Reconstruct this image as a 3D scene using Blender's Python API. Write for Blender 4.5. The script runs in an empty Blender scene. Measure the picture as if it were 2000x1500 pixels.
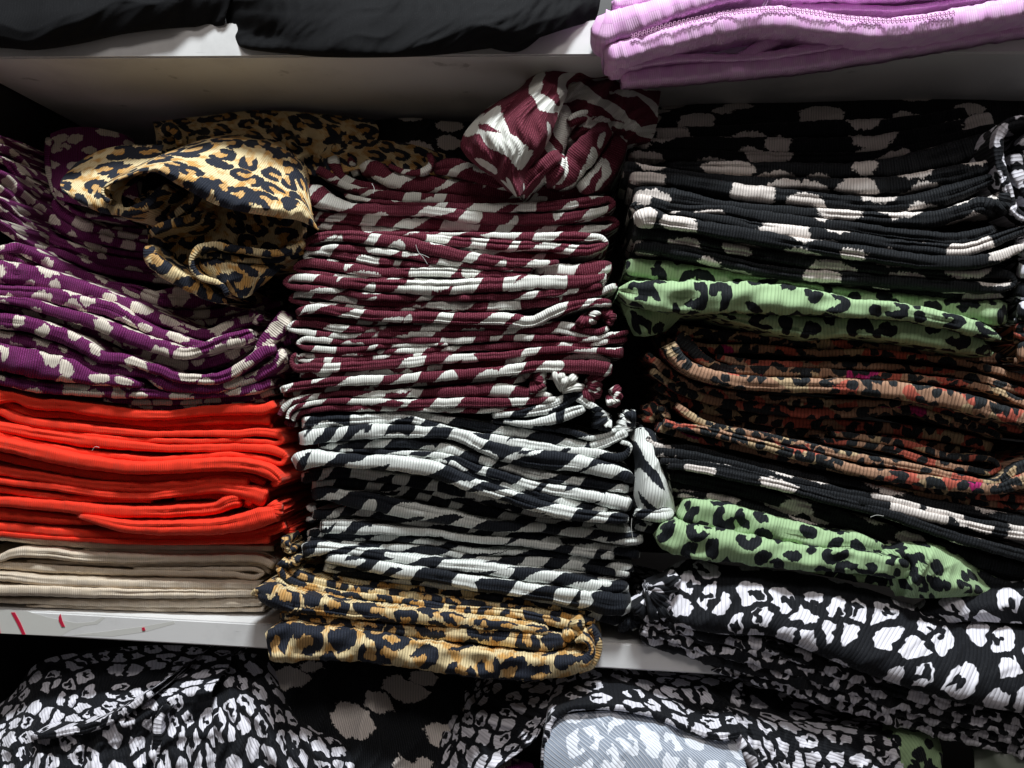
import bpy, math, random
import numpy as np
from mathutils import Matrix, Vector

# ------------------------------------------------------------------ camera
S = bpy.context.scene
W0, H0, FPX = 2000.0, 1500.0, 1500.0          # pixel frame of the photograph and focal length in its pixels
TH, RO = math.radians(4.5), math.radians(1.65)  # yaw and roll of the hand-held camera
DIST = 0.60
Fw = np.array([-math.sin(TH), math.cos(TH), 0.0])
R0 = np.array([math.cos(TH), math.sin(TH), 0.0]); U0 = np.array([0, 0, 1.0])
Rr = math.cos(RO)*R0 + math.sin(RO)*U0
Ur = math.cos(RO)*U0 - math.sin(RO)*R0
CAM = np.array([DIST*math.tan(TH), -DIST, 0.0])
cd = bpy.data.cameras.new('camera'); cam = bpy.data.objects.new('camera', cd)
S.collection.objects.link(cam); S.camera = cam
cd.sensor_fit = 'HORIZONTAL'; cd.sensor_width = 36.0; cd.lens = 36.0*FPX/W0
cd.clip_start = 0.02; cd.clip_end = 20
M = Matrix([[Rr[0], Ur[0], -Fw[0], CAM[0]], [Rr[1], Ur[1], -Fw[1], CAM[1]], [Rr[2], Ur[2], -Fw[2], CAM[2]], [0, 0, 0, 1]])
cam.matrix_world = M

# ------------------------------------------------------------------ light
wd = bpy.data.worlds.new("World"); S.world = wd; wd.use_nodes = True
bg = wd.node_tree.nodes['Background']; bg.inputs[0].default_value = (1.0, 0.90, 0.86, 1); bg.inputs[1].default_value = 0.075

def area(name, loc, target, size, sy, power, col):
    l = bpy.data.lights.new(name, 'AREA'); l.shape = 'RECTANGLE'; l.size = size; l.size_y = sy
    l.energy = power; l.color = col
    o = bpy.data.objects.new(name, l); S.collection.objects.link(o)
    o.location = loc
    o.rotation_euler = (Vector(target)-Vector(loc)).to_track_quat('-Z', 'Y').to_euler()
    return o
area('shop_ceiling_lamp', (0.14, -0.74, 1.72), (0.0, 0.0, 0.0), 0.40, 0.20, 58.0, (0.93, 0.98, 1.0))
area('front_fill_light', (0.3, -2.5, 2.6), (0.0, 0.0, 0.0), 1.3, 0.6, 33.0, (1.0, 0.93, 0.88))  # added soft fill from the front, lifts the shaded folds
S.view_settings.view_transform = 'Standard'; S.view_settings.look = 'None'
S.view_settings.exposure = 0.0; S.view_settings.gamma = 1.0

# ------------------------------------------------------------------ helpers
def unproj(px, py, Y):
    """pixel of the photograph -> point of the place at depth Y (metres behind the shelf front)"""
    px = np.asarray(px, float); py = np.asarray(py, float); Y = np.asarray(Y, float)
    dx = (px-W0/2)/FPX; dy = -(py-H0/2)/FPX
    d = Fw[None, :] + dx[..., None]*Rr[None, :] + dy[..., None]*Ur[None, :] if px.ndim else Fw + dx*Rr + dy*Ur
    t = (Y - CAM[1])/d[..., 1]
    return CAM + d*t[..., None]

rng = random.Random(7)
def wob(n, step, lam, seed):
    """smooth 1-D noise, unit amplitude; step and lam in the same unit"""
    r = random.Random(seed); x = np.arange(n)*step; o = np.zeros(n)
    for k in range(5):
        o += math.pow(0.75, k)*np.sin(x*2*math.pi/(lam/(1.55**k)) + r.uniform(0, 6.28))
    return o/2.4

def catmull(P, step):
    """resample a polyline (x,y,t,...) by a centripetal-like spline at ~step pixels"""
    P = np.array(P, float); out = []
    Q = np.vstack([2*P[0]-P[1], P, 2*P[-1]-P[-2]])
    for i in range(1, len(Q)-2):
        p0, p1, p2, p3 = Q[i-1], Q[i], Q[i+1], Q[i+2]
        L = np.hypot(*(p2-p1)[:2]); n = max(2, int(L/step))
        # tangents scaled to chord to stay tame on uneven spacing
        l0 = max(np.hypot(*(p1-p0)[:2]), 1e-3); l2 = max(np.hypot(*(p3-p2)[:2]), 1e-3)
        m1 = ((p2-p1)/L*l0 + (p1-p0)/l0*L)/(l0+L)*L
        m2 = ((p3-p2)/l2*L + (p2-p1)/L*l2)/(l2+L)*L
        u = np.linspace(0, 1, n, endpoint=False)[:, None]
        out.append((2*u**3-3*u**2+1)*p1 + (u**3-2*u**2+u)*m1 + (-2*u**3+3*u**2)*p2 + (u**3-u**2)*m2)
    out.append(P[-1:]); A = np.vstack(out)
    s = np.concatenate([[0], np.cumsum(np.hypot(np.diff(A[:, 0]), np.diff(A[:, 1])))])
    n = max(4, int(s[-1]/step)); g = np.linspace(0, s[-1], n)
    return np.stack([np.interp(g, s, A[:, k]) for k in range(A.shape[1])], 1), g

def build_mesh(name, V, faces, UV, mat, parent, base, smooth=True):
    me = bpy.data.meshes.new(name)
    me.from_pydata((V-base).tolist(), [], faces)
    uvl = me.uv_layers.new(name='UVMap')
    li = np.empty(len(me.loops), dtype=np.int32); me.loops.foreach_get('vertex_index', li)
    uvl.data.foreach_set('uv', UV[li].astype(np.float32).ravel())
    me.polygons.foreach_set('use_smooth', np.full(len(me.polygons), smooth))
    me.materials.append(mat); me.update()
    o = bpy.data.objects.new(name, me); S.collection.objects.link(o)
    if parent is not None: o.parent = parent
    return o

def grid_faces(n, m, off=0):
    i, j = np.meshgrid(np.arange(n-1), np.arange(m-1), indexing='ij')
    a = (i*m+j+off).ravel(); return np.stack([a, a+1, a+m+1, a+m], 1)

def parse(s):
    return [tuple(float(v) for v in q.split(',')) for q in s.split()]

NOSE = 17
def fold_mesh(data, mm, seed, scale=1.03, wobble=1.0, r_max=8.5, back=150, left=True, right=True, corner=12.0, tilt=0.0, rough=1.0, clamp=True, notch=1.0):
    """a cloth fold edge: rounded nose towards the shop, body running back into the stack"""
    P = parse(data) if isinstance(data, str) else data
    P = [p if len(p) == 4 else (p[0], p[1], p[2], 0.0) for p in P]
    def ext(p, q, X):
        sl = (p[1]-q[1])/(p[0]-q[0]) if abs(p[0]-q[0]) > 1 else 0
        sl = max(-.25, min(.25, sl)); return (X, p[1]+sl*(X-p[0]), p[2], p[3])
    if not clamp: pass
    elif P[0][0] <= 30: P.insert(0, ext(P[0], P[1], -95))
    if clamp and P[-1][0] <= 30 and len(P) > 2: P.append(ext(P[-1], P[-2], -95))
    if clamp and P[0][0] >= 1978 and P[1][0] < P[0][0]: P.insert(0, ext(P[0], P[1], 2110))
    if clamp and P[-1][0] >= 1978 and P[-2][0] < P[-1][0]: P.append(ext(P[-1], P[-2], 2110))
    A, s = catmull(P, 3.0); n = len(A)
    tx = np.gradient(A[:, 0]); ty = np.gradient(A[:, 1]); L = np.hypot(tx, ty)+1e-9
    nx, ny = ty/L, -tx/L                                  # "left" normal; for a path going right this points up in the picture
    h = np.maximum(A[:, 2]*scale/2, 1.2)
    h = h*(1+0.07*wobble*wob(n, 3, 90, seed)+0.03*wobble*wob(n, 3, 28, seed+5))
    cx = A[:, 0]; cy = A[:, 1] + 0.9*wobble*wob(n, 3, 130, seed+1) + .35*wobble*wob(n, 3, 30, seed+2)
    if clamp and mm > 20: mm = mm*np.clip((cx+25)/120, .12, 1)
    Y = (mm + A[:, 3] + tilt*cx + 1.6*wobble*wob(n, 3, 160, seed+3))/1000.0
    e = s[-1]
    cr = np.clip(np.median(h)*1.1, 8, 30)
    ret = np.zeros(n); sh = np.ones(n)
    for flag, q in ((left, s), (right, e-s)):
        if flag:
            u = np.clip(1-q/cr, 0, 1); ret += (1-np.sqrt(1-u**2*0.999))*corner/1000; sh *= 1-.30*u**3
    h = h*sh; hm = h*0.0004
    r = np.minimum(hm*1.05, r_max/1000)
    ph = np.linspace(-math.pi/2, math.pi/2, NOSE)
    sq = 2/2.7; sn = np.sign(np.sin(ph))*np.abs(np.sin(ph))**sq; cs = np.abs(np.cos(ph))**sq
    offs = np.concatenate([[-.93, -.97], sn, [.97, .93]])
    dep = np.concatenate([[back/1000., .012], [None]*NOSE, [.012, back/1000.]])
    nr = random.Random(seed*3+1)
    notch_c = nr.uniform(-.35, .35) + .25*wob(n, 3, 700, seed+21)          # a fold is two cloths pressed together: the line between them
    na = np.clip(.45+.9*wob(n, 3, 900, seed+23), 0, 1); notch_a = .0038*na*na*(3-2*na)*np.clip((h-6.5)/5, 0, 1)*notch
    notch_w = np.clip(1.6/h, .07, .3)
    m = len(offs); V = np.zeros((n, m, 3)); UV = np.zeros((n, m, 2))
    arc = np.zeros(n)
    for j in range(m):
        x = cx + nx*h*offs[j]; y = cy + ny*h*offs[j]
        if 2 <= j < m-2:
            q = offs[j]*h
            dent = (np.sin(s/31+q/13+seed)*np.sin(s/57-q/21+seed*1.7)+.6*np.sin(s/14-q/9+seed*.3)*np.sin(s/43+seed))*np.clip((h-9)/12, .12, 1.3)
            nc = notch_c - offs[j]; groove = notch_a*np.exp(-(nc/notch_w)**2)
            Yj = Y + ret - r*cs[j-2] + groove + rough*.0011*dent*cs[j-2]
        else:
            Yj = Y + ret + float(dep[j])
        V[:, j] = unproj(x, y, Yj) if 2 <= j < m-2 else 0
        if not (2 <= j < m-2):
            p = unproj(x, y, Y+ret); p[:, 1] = Yj; V[:, j] = p
        if j:
            arc = arc + np.linalg.norm(V[:, j]-V[:, j-1], axis=1).mean()
        UV[:, j, 1] = arc
    mid = V[:, m//2]; su = np.concatenate([[0], np.cumsum(np.linalg.norm(np.diff(mid, axis=0), axis=1))])
    rr = random.Random(seed+11); UV[:, :, 0] = su[:, None] + rr.uniform(0, 4); UV[:, :, 1] += rr.uniform(0, 4)
    faces = grid_faces(n, m).tolist()
    faces.append(list(range(m))); faces.append(list(range((n-1)*m, n*m))[::-1])
    return V.reshape(-1, 3), faces, UV.reshape(-1, 2)

def spl(P, n):
    """cubic resample of rows of points along axis 0 to n rows"""
    P = np.array(P, float); k = len(P); g = np.linspace(0, k-1, n); i = np.minimum(g.astype(int), k-2); u = g-i
    sh = (n,)+(1,)*(P.ndim-1); u = u.reshape(sh)
    E = np.concatenate([2*P[:1]-P[1:2], P, 2*P[-1:]-P[-2:-1]], 0)
    p0, p1, p2, p3 = E[i], E[i+1], E[i+2], E[i+3]
    return 0.5*((2*p1)+(-p0+p2)*u+(2*p0-5*p1+4*p2-p3)*u*u+(-p0+3*p1-3*p2+p3)*u**3)

def patch_mesh(rows, seed, nu=150, nv=110, wr=((3, 60, 20),), twist=0.0, rib='u'):
    """a sheet of cloth through traced points: rows of 'x,y,mm'; wr = wrinkles (amplitude mm, wavelength px, direction deg)"""
    R = [parse(r) if isinstance(r, str) else r for r in rows]
    k = max(len(r) for r in R)
    R = np.stack([spl(np.array(r), k) if len(r) != k else np.array(r) for r in R])
    G = spl(R, nv); G = np.swapaxes(spl(np.swapaxes(G, 0, 1), nu), 0, 1)      # nv x nu x 3
    x, y, mm = G[..., 0], G[..., 1], G[..., 2].copy()
    r = random.Random(seed)
    wx = x + 14*np.sin(y/37+r.uniform(0, 6))+8*np.sin(y/17+x/50+r.uniform(0, 6)); wy = y + 14*np.sin(x/41+r.uniform(0, 6))+6*np.sin(x/19+r.uniform(0, 6))
    for amp, lam, deg in wr:
        a = math.radians(deg)
        for q in range(3):
            aa = a + r.uniform(-.3, .3); ll = lam*r.uniform(.7, 1.4)
            t = (wx*math.cos(aa)+wy*math.sin(aa))*2*math.pi/ll + r.uniform(0, 6.28)
            e = 0.5+0.5*np.sin(wx/(ll*1.9)*math.cos(a+1.5)+wy/(ll*1.9)*math.sin(a+1.5)+r.uniform(0, 6.28))
            mm -= amp*(1-np.abs(np.sin(t/2))**0.8*1.6)*e*0.6
    V = unproj(x.ravel(), y.ravel(), mm.ravel()/1000).reshape(nv, nu, 3)
    du = np.linalg.norm(np.diff(V, axis=1), axis=2).mean(0); dv = np.linalg.norm(np.diff(V, axis=0), axis=2).mean(1)
    u = np.concatenate([[0], np.cumsum(du)]); v = np.concatenate([[0], np.cumsum(dv)])
    UV = np.zeros((nv, nu, 2)); UV[..., 0] = u[None, :]; UV[..., 1] = v[:, None]
    c, s_ = math.cos(twist), math.sin(twist)
    UV = np.stack([UV[..., 0]*c-UV[..., 1]*s_, UV[..., 0]*s_+UV[..., 1]*c], -1)
    UV += np.array([r.uniform(0, 4), r.uniform(0, 4)])
    return V.reshape(-1, 3), grid_faces(nv, nu)[:, ::-1].tolist(), UV.reshape(-1, 2)

def knot_mesh(x, y, rpx, mm, seed, ang=0.0, pleats=5, flat=0.75):
    """a gathered corner of cloth: pleats fanning out of a pinched point"""
    r = random.Random(seed); k = max(3, min(7, pleats//2+2)); Vs, Fs, Us, off = [], [], [], 0
    px, py = x-rpx*.75*math.cos(ang), y-rpx*.75*math.sin(ang)
    for i in range(k):
        a = ang + (i-(k-1)/2)/(k-1)*1.7 + r.uniform(-.12, .12); L = rpx*r.uniform(1.25, 1.75); b = a+r.uniform(-.5, .5)
        w = rpx*1.9/k
        P = [(px, py, w*.75, 5), (px+L*.35*math.cos(a), py+L*.35*math.sin(a), w*1.15, r.uniform(-3, 1)),
             (px+L*.7*math.cos(a), py+L*.7*math.sin(a), w*1.5, r.uniform(-4, 0)), (px+L*.7*math.cos(a)+L*.3*math.cos(b), py+L*.7*math.sin(a)+L*.3*math.sin(b), w*1.35, r.uniform(0, 4))]
        V, f, U = fold_mesh(P, mm, seed+i, scale=1.25, back=25, r_max=7, corner=8, clamp=False)
        U = np.stack([U[:, 1]+.0013*i, U[:, 0]], 1) if i % 2 == 0 or True else U
        if i: U = U-U.mean(0)+Us[0].mean(0)+np.array([w*.0004*i, 0])
        Vs.append(V); Fs += [[q+off for q in g] for g in f]; Us.append(U); off += len(V)
    return np.vstack(Vs), Fs, np.vstack(Us)

# ------------------------------------------------------------------ things
def tag(o, label, cat, group=None, kind=None):
    if label: o['label'] = label
    if cat: o['category'] = cat
    if group: o['group'] = group
    if kind: o['kind'] = kind

SEED = [100]
def garment(name, label, mat, items, group=None, cat='folded garment'):
    """items: tuples ('f', mm, 'x,y,t ...', opts) fold | ('p', rows, opts) sheet | ('k', x,y,r,mm, opts) gathered corner"""
    parts = []
    for it in items:
        SEED[0] += 17; sd = SEED[0]
        op = dict(it[-1]) if isinstance(it[-1], dict) else {}
        pn = op.pop('name', None); pm = op.pop('mat', mat); pl = op.pop('label', None)
        if it[0] == 'f': g = fold_mesh(it[2], it[1], sd, **op); pn = pn or 'fold'
        elif it[0] == 'p': g = patch_mesh(it[1], sd, **op); pn = pn or 'draped_panel'
        else: g = knot_mesh(it[1], it[2], it[3], it[4], sd, **op); pn = pn or 'gathered_corner'
        parts.append((pn, g, pm, it[0], pl))
    allv = np.vstack([p[1][0] for p in parts]); base = np.array([allv[:, 0].mean(), allv[:, 1].mean(), allv[:, 2].min()])
    e = bpy.data.objects.new(name, None); e.empty_display_size = .02; e.location = base; S.collection.objects.link(e)
    tag(e, label, cat, group)
    for pn, g, pm, ty, pl in parts:
        o = build_mesh(pn, g[0], g[1], g[2], MAT[pm], e, base)
        if pl: o['label'] = pl
        if ty == 'p':
            md = o.modifiers.new('cloth thickness', 'SOLIDIFY'); md.thickness = 0.0011; md.offset = 1 if ty == 'p' else -1
    return e

# ------------------------------------------------------------------ materials
class NT:
    def __init__(s, name):
        s.m = bpy.data.materials.new(name); s.m.use_nodes = True; s.t = s.m.node_tree; s.b = s.t.nodes['Principled BSDF']
        uv = s.t.nodes.new('ShaderNodeUVMap'); uv.uv_map = 'UVMap'
        sp = s.t.nodes.new('ShaderNodeSeparateXYZ'); s.t.links.new(uv.outputs[0], sp.inputs[0])
        s.u, s.v = sp.outputs[0], sp.outputs[1]
    def put(s, i, v):
        if isinstance(v, (int, float)): i.default_value = v
        elif isinstance(v, tuple): i.default_value = v if len(v) == 4 or i.type == 'VECTOR' else (*v, 1)
        else: s.t.links.new(v, i)
    def m_(s, op, a, b=0.0, c=0.0):
        n = s.t.nodes.new('ShaderNodeMath'); n.operation = op
        s.put(n.inputs[0], a); s.put(n.inputs[1], b); s.put(n.inputs[2], c); return n.outputs[0]
    def add(s, a, b): return s.m_('ADD', a, b)
    def sub(s, a, b): return s.m_('SUBTRACT', a, b)
    def mul(s, a, b): return s.m_('MULTIPLY', a, b)
    def mad(s, a, b, c): return s.m_('MULTIPLY_ADD', a, b, c)
    def vec(s, x, y, z=0.0):
        n = s.t.nodes.new('ShaderNodeCombineXYZ'); s.put(n.inputs[0], x); s.put(n.inputs[1], y); s.put(n.inputs[2], z); return n.outputs[0]
    def noise(s, v, scale, detail=2.0, out=0):
        n = s.t.nodes.new('ShaderNodeTexNoise'); s.put(n.inputs['Vector'], v); n.inputs['Scale'].default_value = scale
        n.inputs['Detail'].default_value = detail; return n.outputs[out]
    def vor(s, v, scale, feature='F1', rnd=1.0):
        n = s.t.nodes.new('ShaderNodeTexVoronoi'); n.voronoi_dimensions = '2D'; n.feature = feature
        s.put(n.inputs['Vector'], v); n.inputs['Scale'].default_value = scale; n.inputs['Randomness'].default_value = rnd; return n.outputs
    def white(s, w):
        n = s.t.nodes.new('ShaderNodeTexWhiteNoise'); n.noise_dimensions = '1D'; s.put(n.inputs['W'], w); return n.outputs[0]
    def ramp(s, x, a, b):
        n = s.t.nodes.new('ShaderNodeMapRange'); n.interpolation_type = 'SMOOTHSTEP'
        s.put(n.inputs[0], x); n.inputs[1].default_value = a; n.inputs[2].default_value = b; return n.outputs[0]
    def mix(s, f, a, b):
        n = s.t.nodes.new('ShaderNodeMix'); n.data_type = 'RGBA'; s.put(n.inputs[0], f)
        s.put(n.inputs[6], a); s.put(n.inputs[7], b); return n.outputs[2]
    def sepv(s, v):
        n = s.t.nodes.new('ShaderNodeSeparateXYZ'); s.put(n.inputs[0], v); return n.outputs
    def jag(s, amp, p=0.0011):
        """print coordinates with the serrated edge that a stretched rib gives"""
        w = s.white(s.m_('FLOOR', s.m_('DIVIDE', s.u, p)))
        w2 = s.white(s.m_('FLOOR', s.m_('DIVIDE', s.u, p*3.1)))
        return s.u, s.add(s.v, s.add(s.mul(s.sub(w, .5), amp), s.mul(s.sub(w2, .5), amp*.8)))
    def dk(s, col, tint, amt, rib):  # glints of the stitches painted into the dark yarn colour, independent of the lamps
        r = s.m_('ABSOLUTE', s.m_('SINE', s.mul(s.u, math.pi/rib)))
        n = s.ramp(s.noise(s.vec(s.mul(s.u, 1.6), s.v), 1500, 1), .42, .66)
        return s.mix(s.mul(s.mul(s.m_('POWER', r, 1.5), n), amt), col, tint)
    def finish(s, col, rib=0.0022, depth=0.00045, stitch=0.26, rough=0.75, sheen=0.04, fuzz=0.10, line=0.35, block=None, bks=.03, sheencol=(1, 1, 1)):
        # ribs across the fold, stitches along each rib
        x = s.mul(s.u, math.pi/rib)
        wv = s.mul(s.sub(s.noise(s.vec(s.u, s.v), 60, 1), .5), 1.2)
        r = s.m_('ABSOLUTE', s.m_('SINE', s.add(x, wv)))
        hgt = s.m_('POWER', r, .6)
        if block:                                                   # tone-on-tone checked rib of the plain garments
            bu, bv = block
            bk = s.m_('GREATER_THAN', s.m_('SINE', s.add(s.mul(s.u, 2*math.pi/bu), s.mul(s.m_('FLOOR', s.m_('DIVIDE', s.v, bv)), math.pi))), 0.0)
            hgt = s.add(s.mul(hgt, s.mad(bk, .5, .5)), s.mul(bk, .2))
            col = s.mix(s.mul(bk, bks), col, (1, .97, .95))
        st = s.noise(s.vec(s.mul(s.u, 1.0), s.mul(s.v, 1.6)), 2300, 1)
        lowf = s.noise(s.vec(s.u, s.v), 34, 3)
        f = s.mul(s.sub(1.0, s.mul(s.m_('POWER', s.sub(1.0, r), 2.2), line)), s.add(1-stitch, s.mul(st, 2*stitch)))
        f = s.mul(f, s.mad(lowf, .30, .85))
        hs = s.t.nodes.new('ShaderNodeHueSaturation'); s.put(hs.inputs['Color'], col); s.put(hs.inputs['Value'], f)
        fz = s.ramp(s.noise(s.vec(s.u, s.v), 1500, 2), .60, .78)
        c = s.mix(s.mul(fz, fuzz), hs.outputs[0], sheencol)
        s.t.links.new(c, s.b.inputs['Base Color'])
        bp = s.t.nodes.new('ShaderNodeBump'); bp.inputs['Strength'].default_value = 1.0; bp.inputs['Distance'].default_value = depth
        s.put(bp.inputs['Height'], s.add(hgt, s.mul(st, .5))); s.t.links.new(bp.outputs[0], s.b.inputs['Normal'])
        s.b.inputs['Roughness'].default_value = rough; s.b.inputs['Specular IOR Level'].default_value = .14
        s.b.inputs['Sheen Weight'].default_value = sheen; s.b.inputs['Sheen Roughness'].default_value = .4
        s.b.inputs['Sheen Tint'].default_value = (*sheencol, 1)
        return s.m

def swoosh(name, dark, light, thr=.6, tint=(.5, .5, .5), amt=.2, **k):
    s = NT(name); u, v = s.jag(.0011); dark = s.dk(dark, tint, amt, k['rib'])
    def stripes(a, lam, warp, tap, thr, du, sx=9, sy=20):
        uu = s.add(u, du)
        x = s.add(s.mul(uu, math.cos(a)), s.mul(v, math.sin(a))); y = s.sub(s.mul(v, math.cos(a)), s.mul(uu, math.sin(a)))
        q = s.vec(s.mul(x, sx), s.mul(y, sy))
        nw = s.sub(s.noise(q, 1.0, 1), .5); nt = s.sub(s.noise(s.vec(s.mul(x, sx*2.6), s.mul(y, sy*1.7)), 1.0, 1), .5)
        f = s.m_('SINE', s.add(s.mul(y, 2*math.pi/lam), s.mul(nw, warp)))
        return s.ramp(s.sub(f, s.mad(nt, tap, thr)), -.03, .03)
    msk = s.m_('MAXIMUM', stripes(.88, .029, 13, 6.2, thr, 0), stripes(.42, .034, 12, 6.0, thr+.35, 3.3))
    return s.finish(s.mix(msk, dark, light), **k)

def blobs(name, dark, light, cell, thr, jag, tint=(.5, .5, .5), amt=.2, **k):
    s = NT(name); u, v = s.jag(jag, .0010); dark = s.dk(dark, tint, amt, k['rib'])
    n = s.noise(s.vec(u, v), 95, 2, 1); nn = s.sepv(n)
    p = s.vec(s.add(s.mul(u, .8), s.mul(s.sub(nn[0], .5), .010)), s.add(v, s.mul(s.sub(nn[1], .5), .010)))
    o = s.vor(p, 1/cell, rnd=.9)
    th = s.mad(s.sepv(o['Color'])[0], thr*.8, thr*.6)
    m = s.ramp(s.add(s.sub(th, o['Distance']), s.mul(s.sub(s.noise(s.vec(s.mul(u, .6), v), 500, 1), .5), .10)), -.012, .012)
    return s.finish(s.mix(m, dark, light), **k)

def rings(s, u, v, cell, warp=.0055, r0=.33, w0=.13, gap=.55):
    """broken rosettes: returns (ring mask, inside mask, solid-spot mask)"""
    n = s.sepv(s.noise(s.vec(u, v), 110, 1, 1))
    x = s.add(u, s.mul(s.sub(n[0], .5), warp)); y = s.add(v, s.mul(s.sub(n[1], .5), warp))
    sx = s.mul(x, 1/cell); sy = s.mul(y, 1/cell)
    o = s.vor(s.vec(sx, sy), 1.0, rnd=.78)
    q = s.sepv(o['Position']); c = s.sepv(o['Color'])
    ang = s.add(s.m_('ARCTAN2', s.sub(sy, q[1]), s.sub(sx, q[0])), s.mul(c[0], 6.283))
    d = o['Distance']
    ca = s.m_('COSINE', ang); ca2 = s.m_('COSINE', s.add(s.mul(ang, 2), s.mul(c[1], 6)))
    dd = s.add(d, s.mul(ca2, .045))
    w = s.mad(ca, -.035, w0)
    ring = s.ramp(s.sub(w, s.m_('ABSOLUTE', s.sub(dd, r0))), -.012, .012)
    ring = s.mul(ring, s.ramp(s.sub(gap, ca), -.02, .06))
    inside = s.ramp(s.sub(r0, dd), -.04, .06)
    spot = s.ramp(s.sub(.28, dd), -.012, .012)
    issp = s.m_('GREATER_THAN', c[2], .58)
    return ring, inside, spot, issp, c

def leo_green(name):
    s = NT(name); u, v = s.jag(.0008)
    ring, ins, spot, issp, c = rings(s, u, v, .0215, r0=.30, w0=.165, gap=.66)
    m = s.add(s.mul(ring, s.sub(1.0, issp)), s.mul(spot, issp))
    o = s.vor(s.vec(s.add(u, 1.7), s.mul(v, .7)), 1/.0135, rnd=.9); cc = s.sepv(o['Color'])
    dd = s.add(o['Distance'], s.mul(s.sub(s.noise(s.vec(u, v), 160, 1), .5), .35))
    m = s.m_('MAXIMUM', m, s.mul(s.ramp(s.sub(.24, dd), -.02, .02), s.m_('GREATER_THAN', cc[0], .62)))
    return s.finish(s.mix(m, (.34, .49, .27), (.008, .010, .013)), rib=.0026, depth=.0003, line=.22, stitch=.12, fuzz=.06)

def leo_tan(name, cell=.0200):
    s = NT(name); u, v = s.jag(.0018)
    ring, ins, spot, issp, c = rings(s, u, v, cell, r0=.33, w0=.15, gap=.84)
    m = s.m_('MAXIMUM', s.mul(ring, s.sub(1.0, s.mul(issp, .0))), s.mul(spot, s.m_('GREATER_THAN', c[1], .75)))
    halo = s.noise(s.vec(u, v), 70, 3)
    base = s.mix(s.ramp(halo, .47, .62), (.76, .62, .36), (.58, .32, .10))
    base = s.mix(s.mul(ins, .75), base, (.52, .27, .075))
    edge = s.mul(s.ramp(m, 0.0, .3), 1.0)
    n = s.sepv(s.noise(s.vec(s.mul(u, 1.0), s.mul(v, .35)), 420, 1, 1))
    hz = s.ramp(s.add(m, s.mul(s.sub(n[0], .5), .5)), .02, .25)
    base = s.mix(hz, base, (.20, .085, .015))
    return s.finish(s.mix(s.ramp(m, .35, .6), base, (.018, .022, .034)), rib=.0021, line=.4, stitch=.22, fuzz=.08)

def leo_bw(name, dark=(.008, .009, .012), light=(.74, .73, .80), cell=.0215, pale=False):
    s = NT(name); u, v = s.jag(.0005)
    n = s.sepv(s.noise(s.vec(u, v), 120, 1, 1))
    x = s.mul(s.add(u, s.mul(s.sub(n[0], .5), .009)), 1/cell); y = s.mul(s.add(s.mul(v, .8), s.mul(s.sub(n[1], .5), .009)), 1/cell)
    e = s.vor(s.vec(x, y), 1.0, 'DISTANCE_TO_EDGE', 1.0)['Distance']
    o = s.vor(s.vec(x, y), 1.0, 'F1', 1.0); q = s.sepv(o['Position']); c = s.sepv(o['Color'])
    ang = s.add(s.m_('ARCTAN2', s.sub(y, q[1]), s.sub(x, q[0])), s.mul(c[0], 6.283)); d = o['Distance']
    ca = s.m_('COSINE', ang)
    hole = s.m_('MAXIMUM', s.ramp(s.sub(.105, d), -.012, .012), s.mul(s.ramp(s.sub(ca, .80), -.03, .03), s.ramp(s.sub(.36, d), -.02, .02)))
    hole = s.mul(hole, s.m_('GREATER_THAN', c[1], .42))
    m = s.mul(s.mul(s.ramp(s.sub(e, s.mad(c[2], .09, .085)), -.008, .012), s.ramp(s.sub(s.mad(c[2], -.10, .52), d), -.015, .015)), s.sub(1.0, hole))
    col = s.mix(m, dark, light)
    if pale:
        st = s.ramp(s.m_('SINE', s.mul(s.u, 2*math.pi/.0021)), .1, .9)
        col = s.mix(s.mul(st, .55), s.mix(m, (.27, .31, .38), (.76, .80, .88)), (.80, .84, .92))
        return s.finish(col, rib=.0021, depth=.0004, line=.25, stitch=.1, fuzz=.0)
    return s.finish(col, rib=.0030, depth=.00035, line=.30, stitch=.10, fuzz=.05)

def multi(name):
    s = NT(name); u, v = s.jag(.0009)
    n = s.sepv(s.noise(s.vec(u, v), 110, 1, 1))
    x = s.add(u, s.mul(s.sub(n[0], .5), .008)); y = s.add(v, s.mul(s.sub(n[1], .5), .008))
    c = s.sepv(s.vor(s.vec(x, y), 1/.017)['Color'])
    col = s.mix(s.m_('GREATER_THAN', c[0], .64), (.39, .225, .145), (.47, .11, .075))
    col = s.mix(s.m_('GREATER_THAN', c[1], .78), col, (.50, .37, .22))
    col = s.mix(s.m_('GREATER_THAN', c[2], .965), col, (.40, .02, .14))
    ring, ins, spot, issp, c2 = rings(s, s.add(u, .33), v, .0145, r0=.30, w0=.255, gap=.9)
    m = s.m_('MAXIMUM', s.mul(ring, s.sub(1.0, issp)), s.mul(spot, issp))
    return s.finish(s.mix(m, col, (.016, .019, .022)), rib=.0027, depth=.0006, line=.45, stitch=.22, fuzz=.10)

def plain(name, col, **k):
    s = NT(name); n = s.noise(s.vec(s.u, s.v), 22, 2)
    return s.finish(s.mix(s.mul(n, .25), col, tuple(c*.8 for c in col)), **k)

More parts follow.
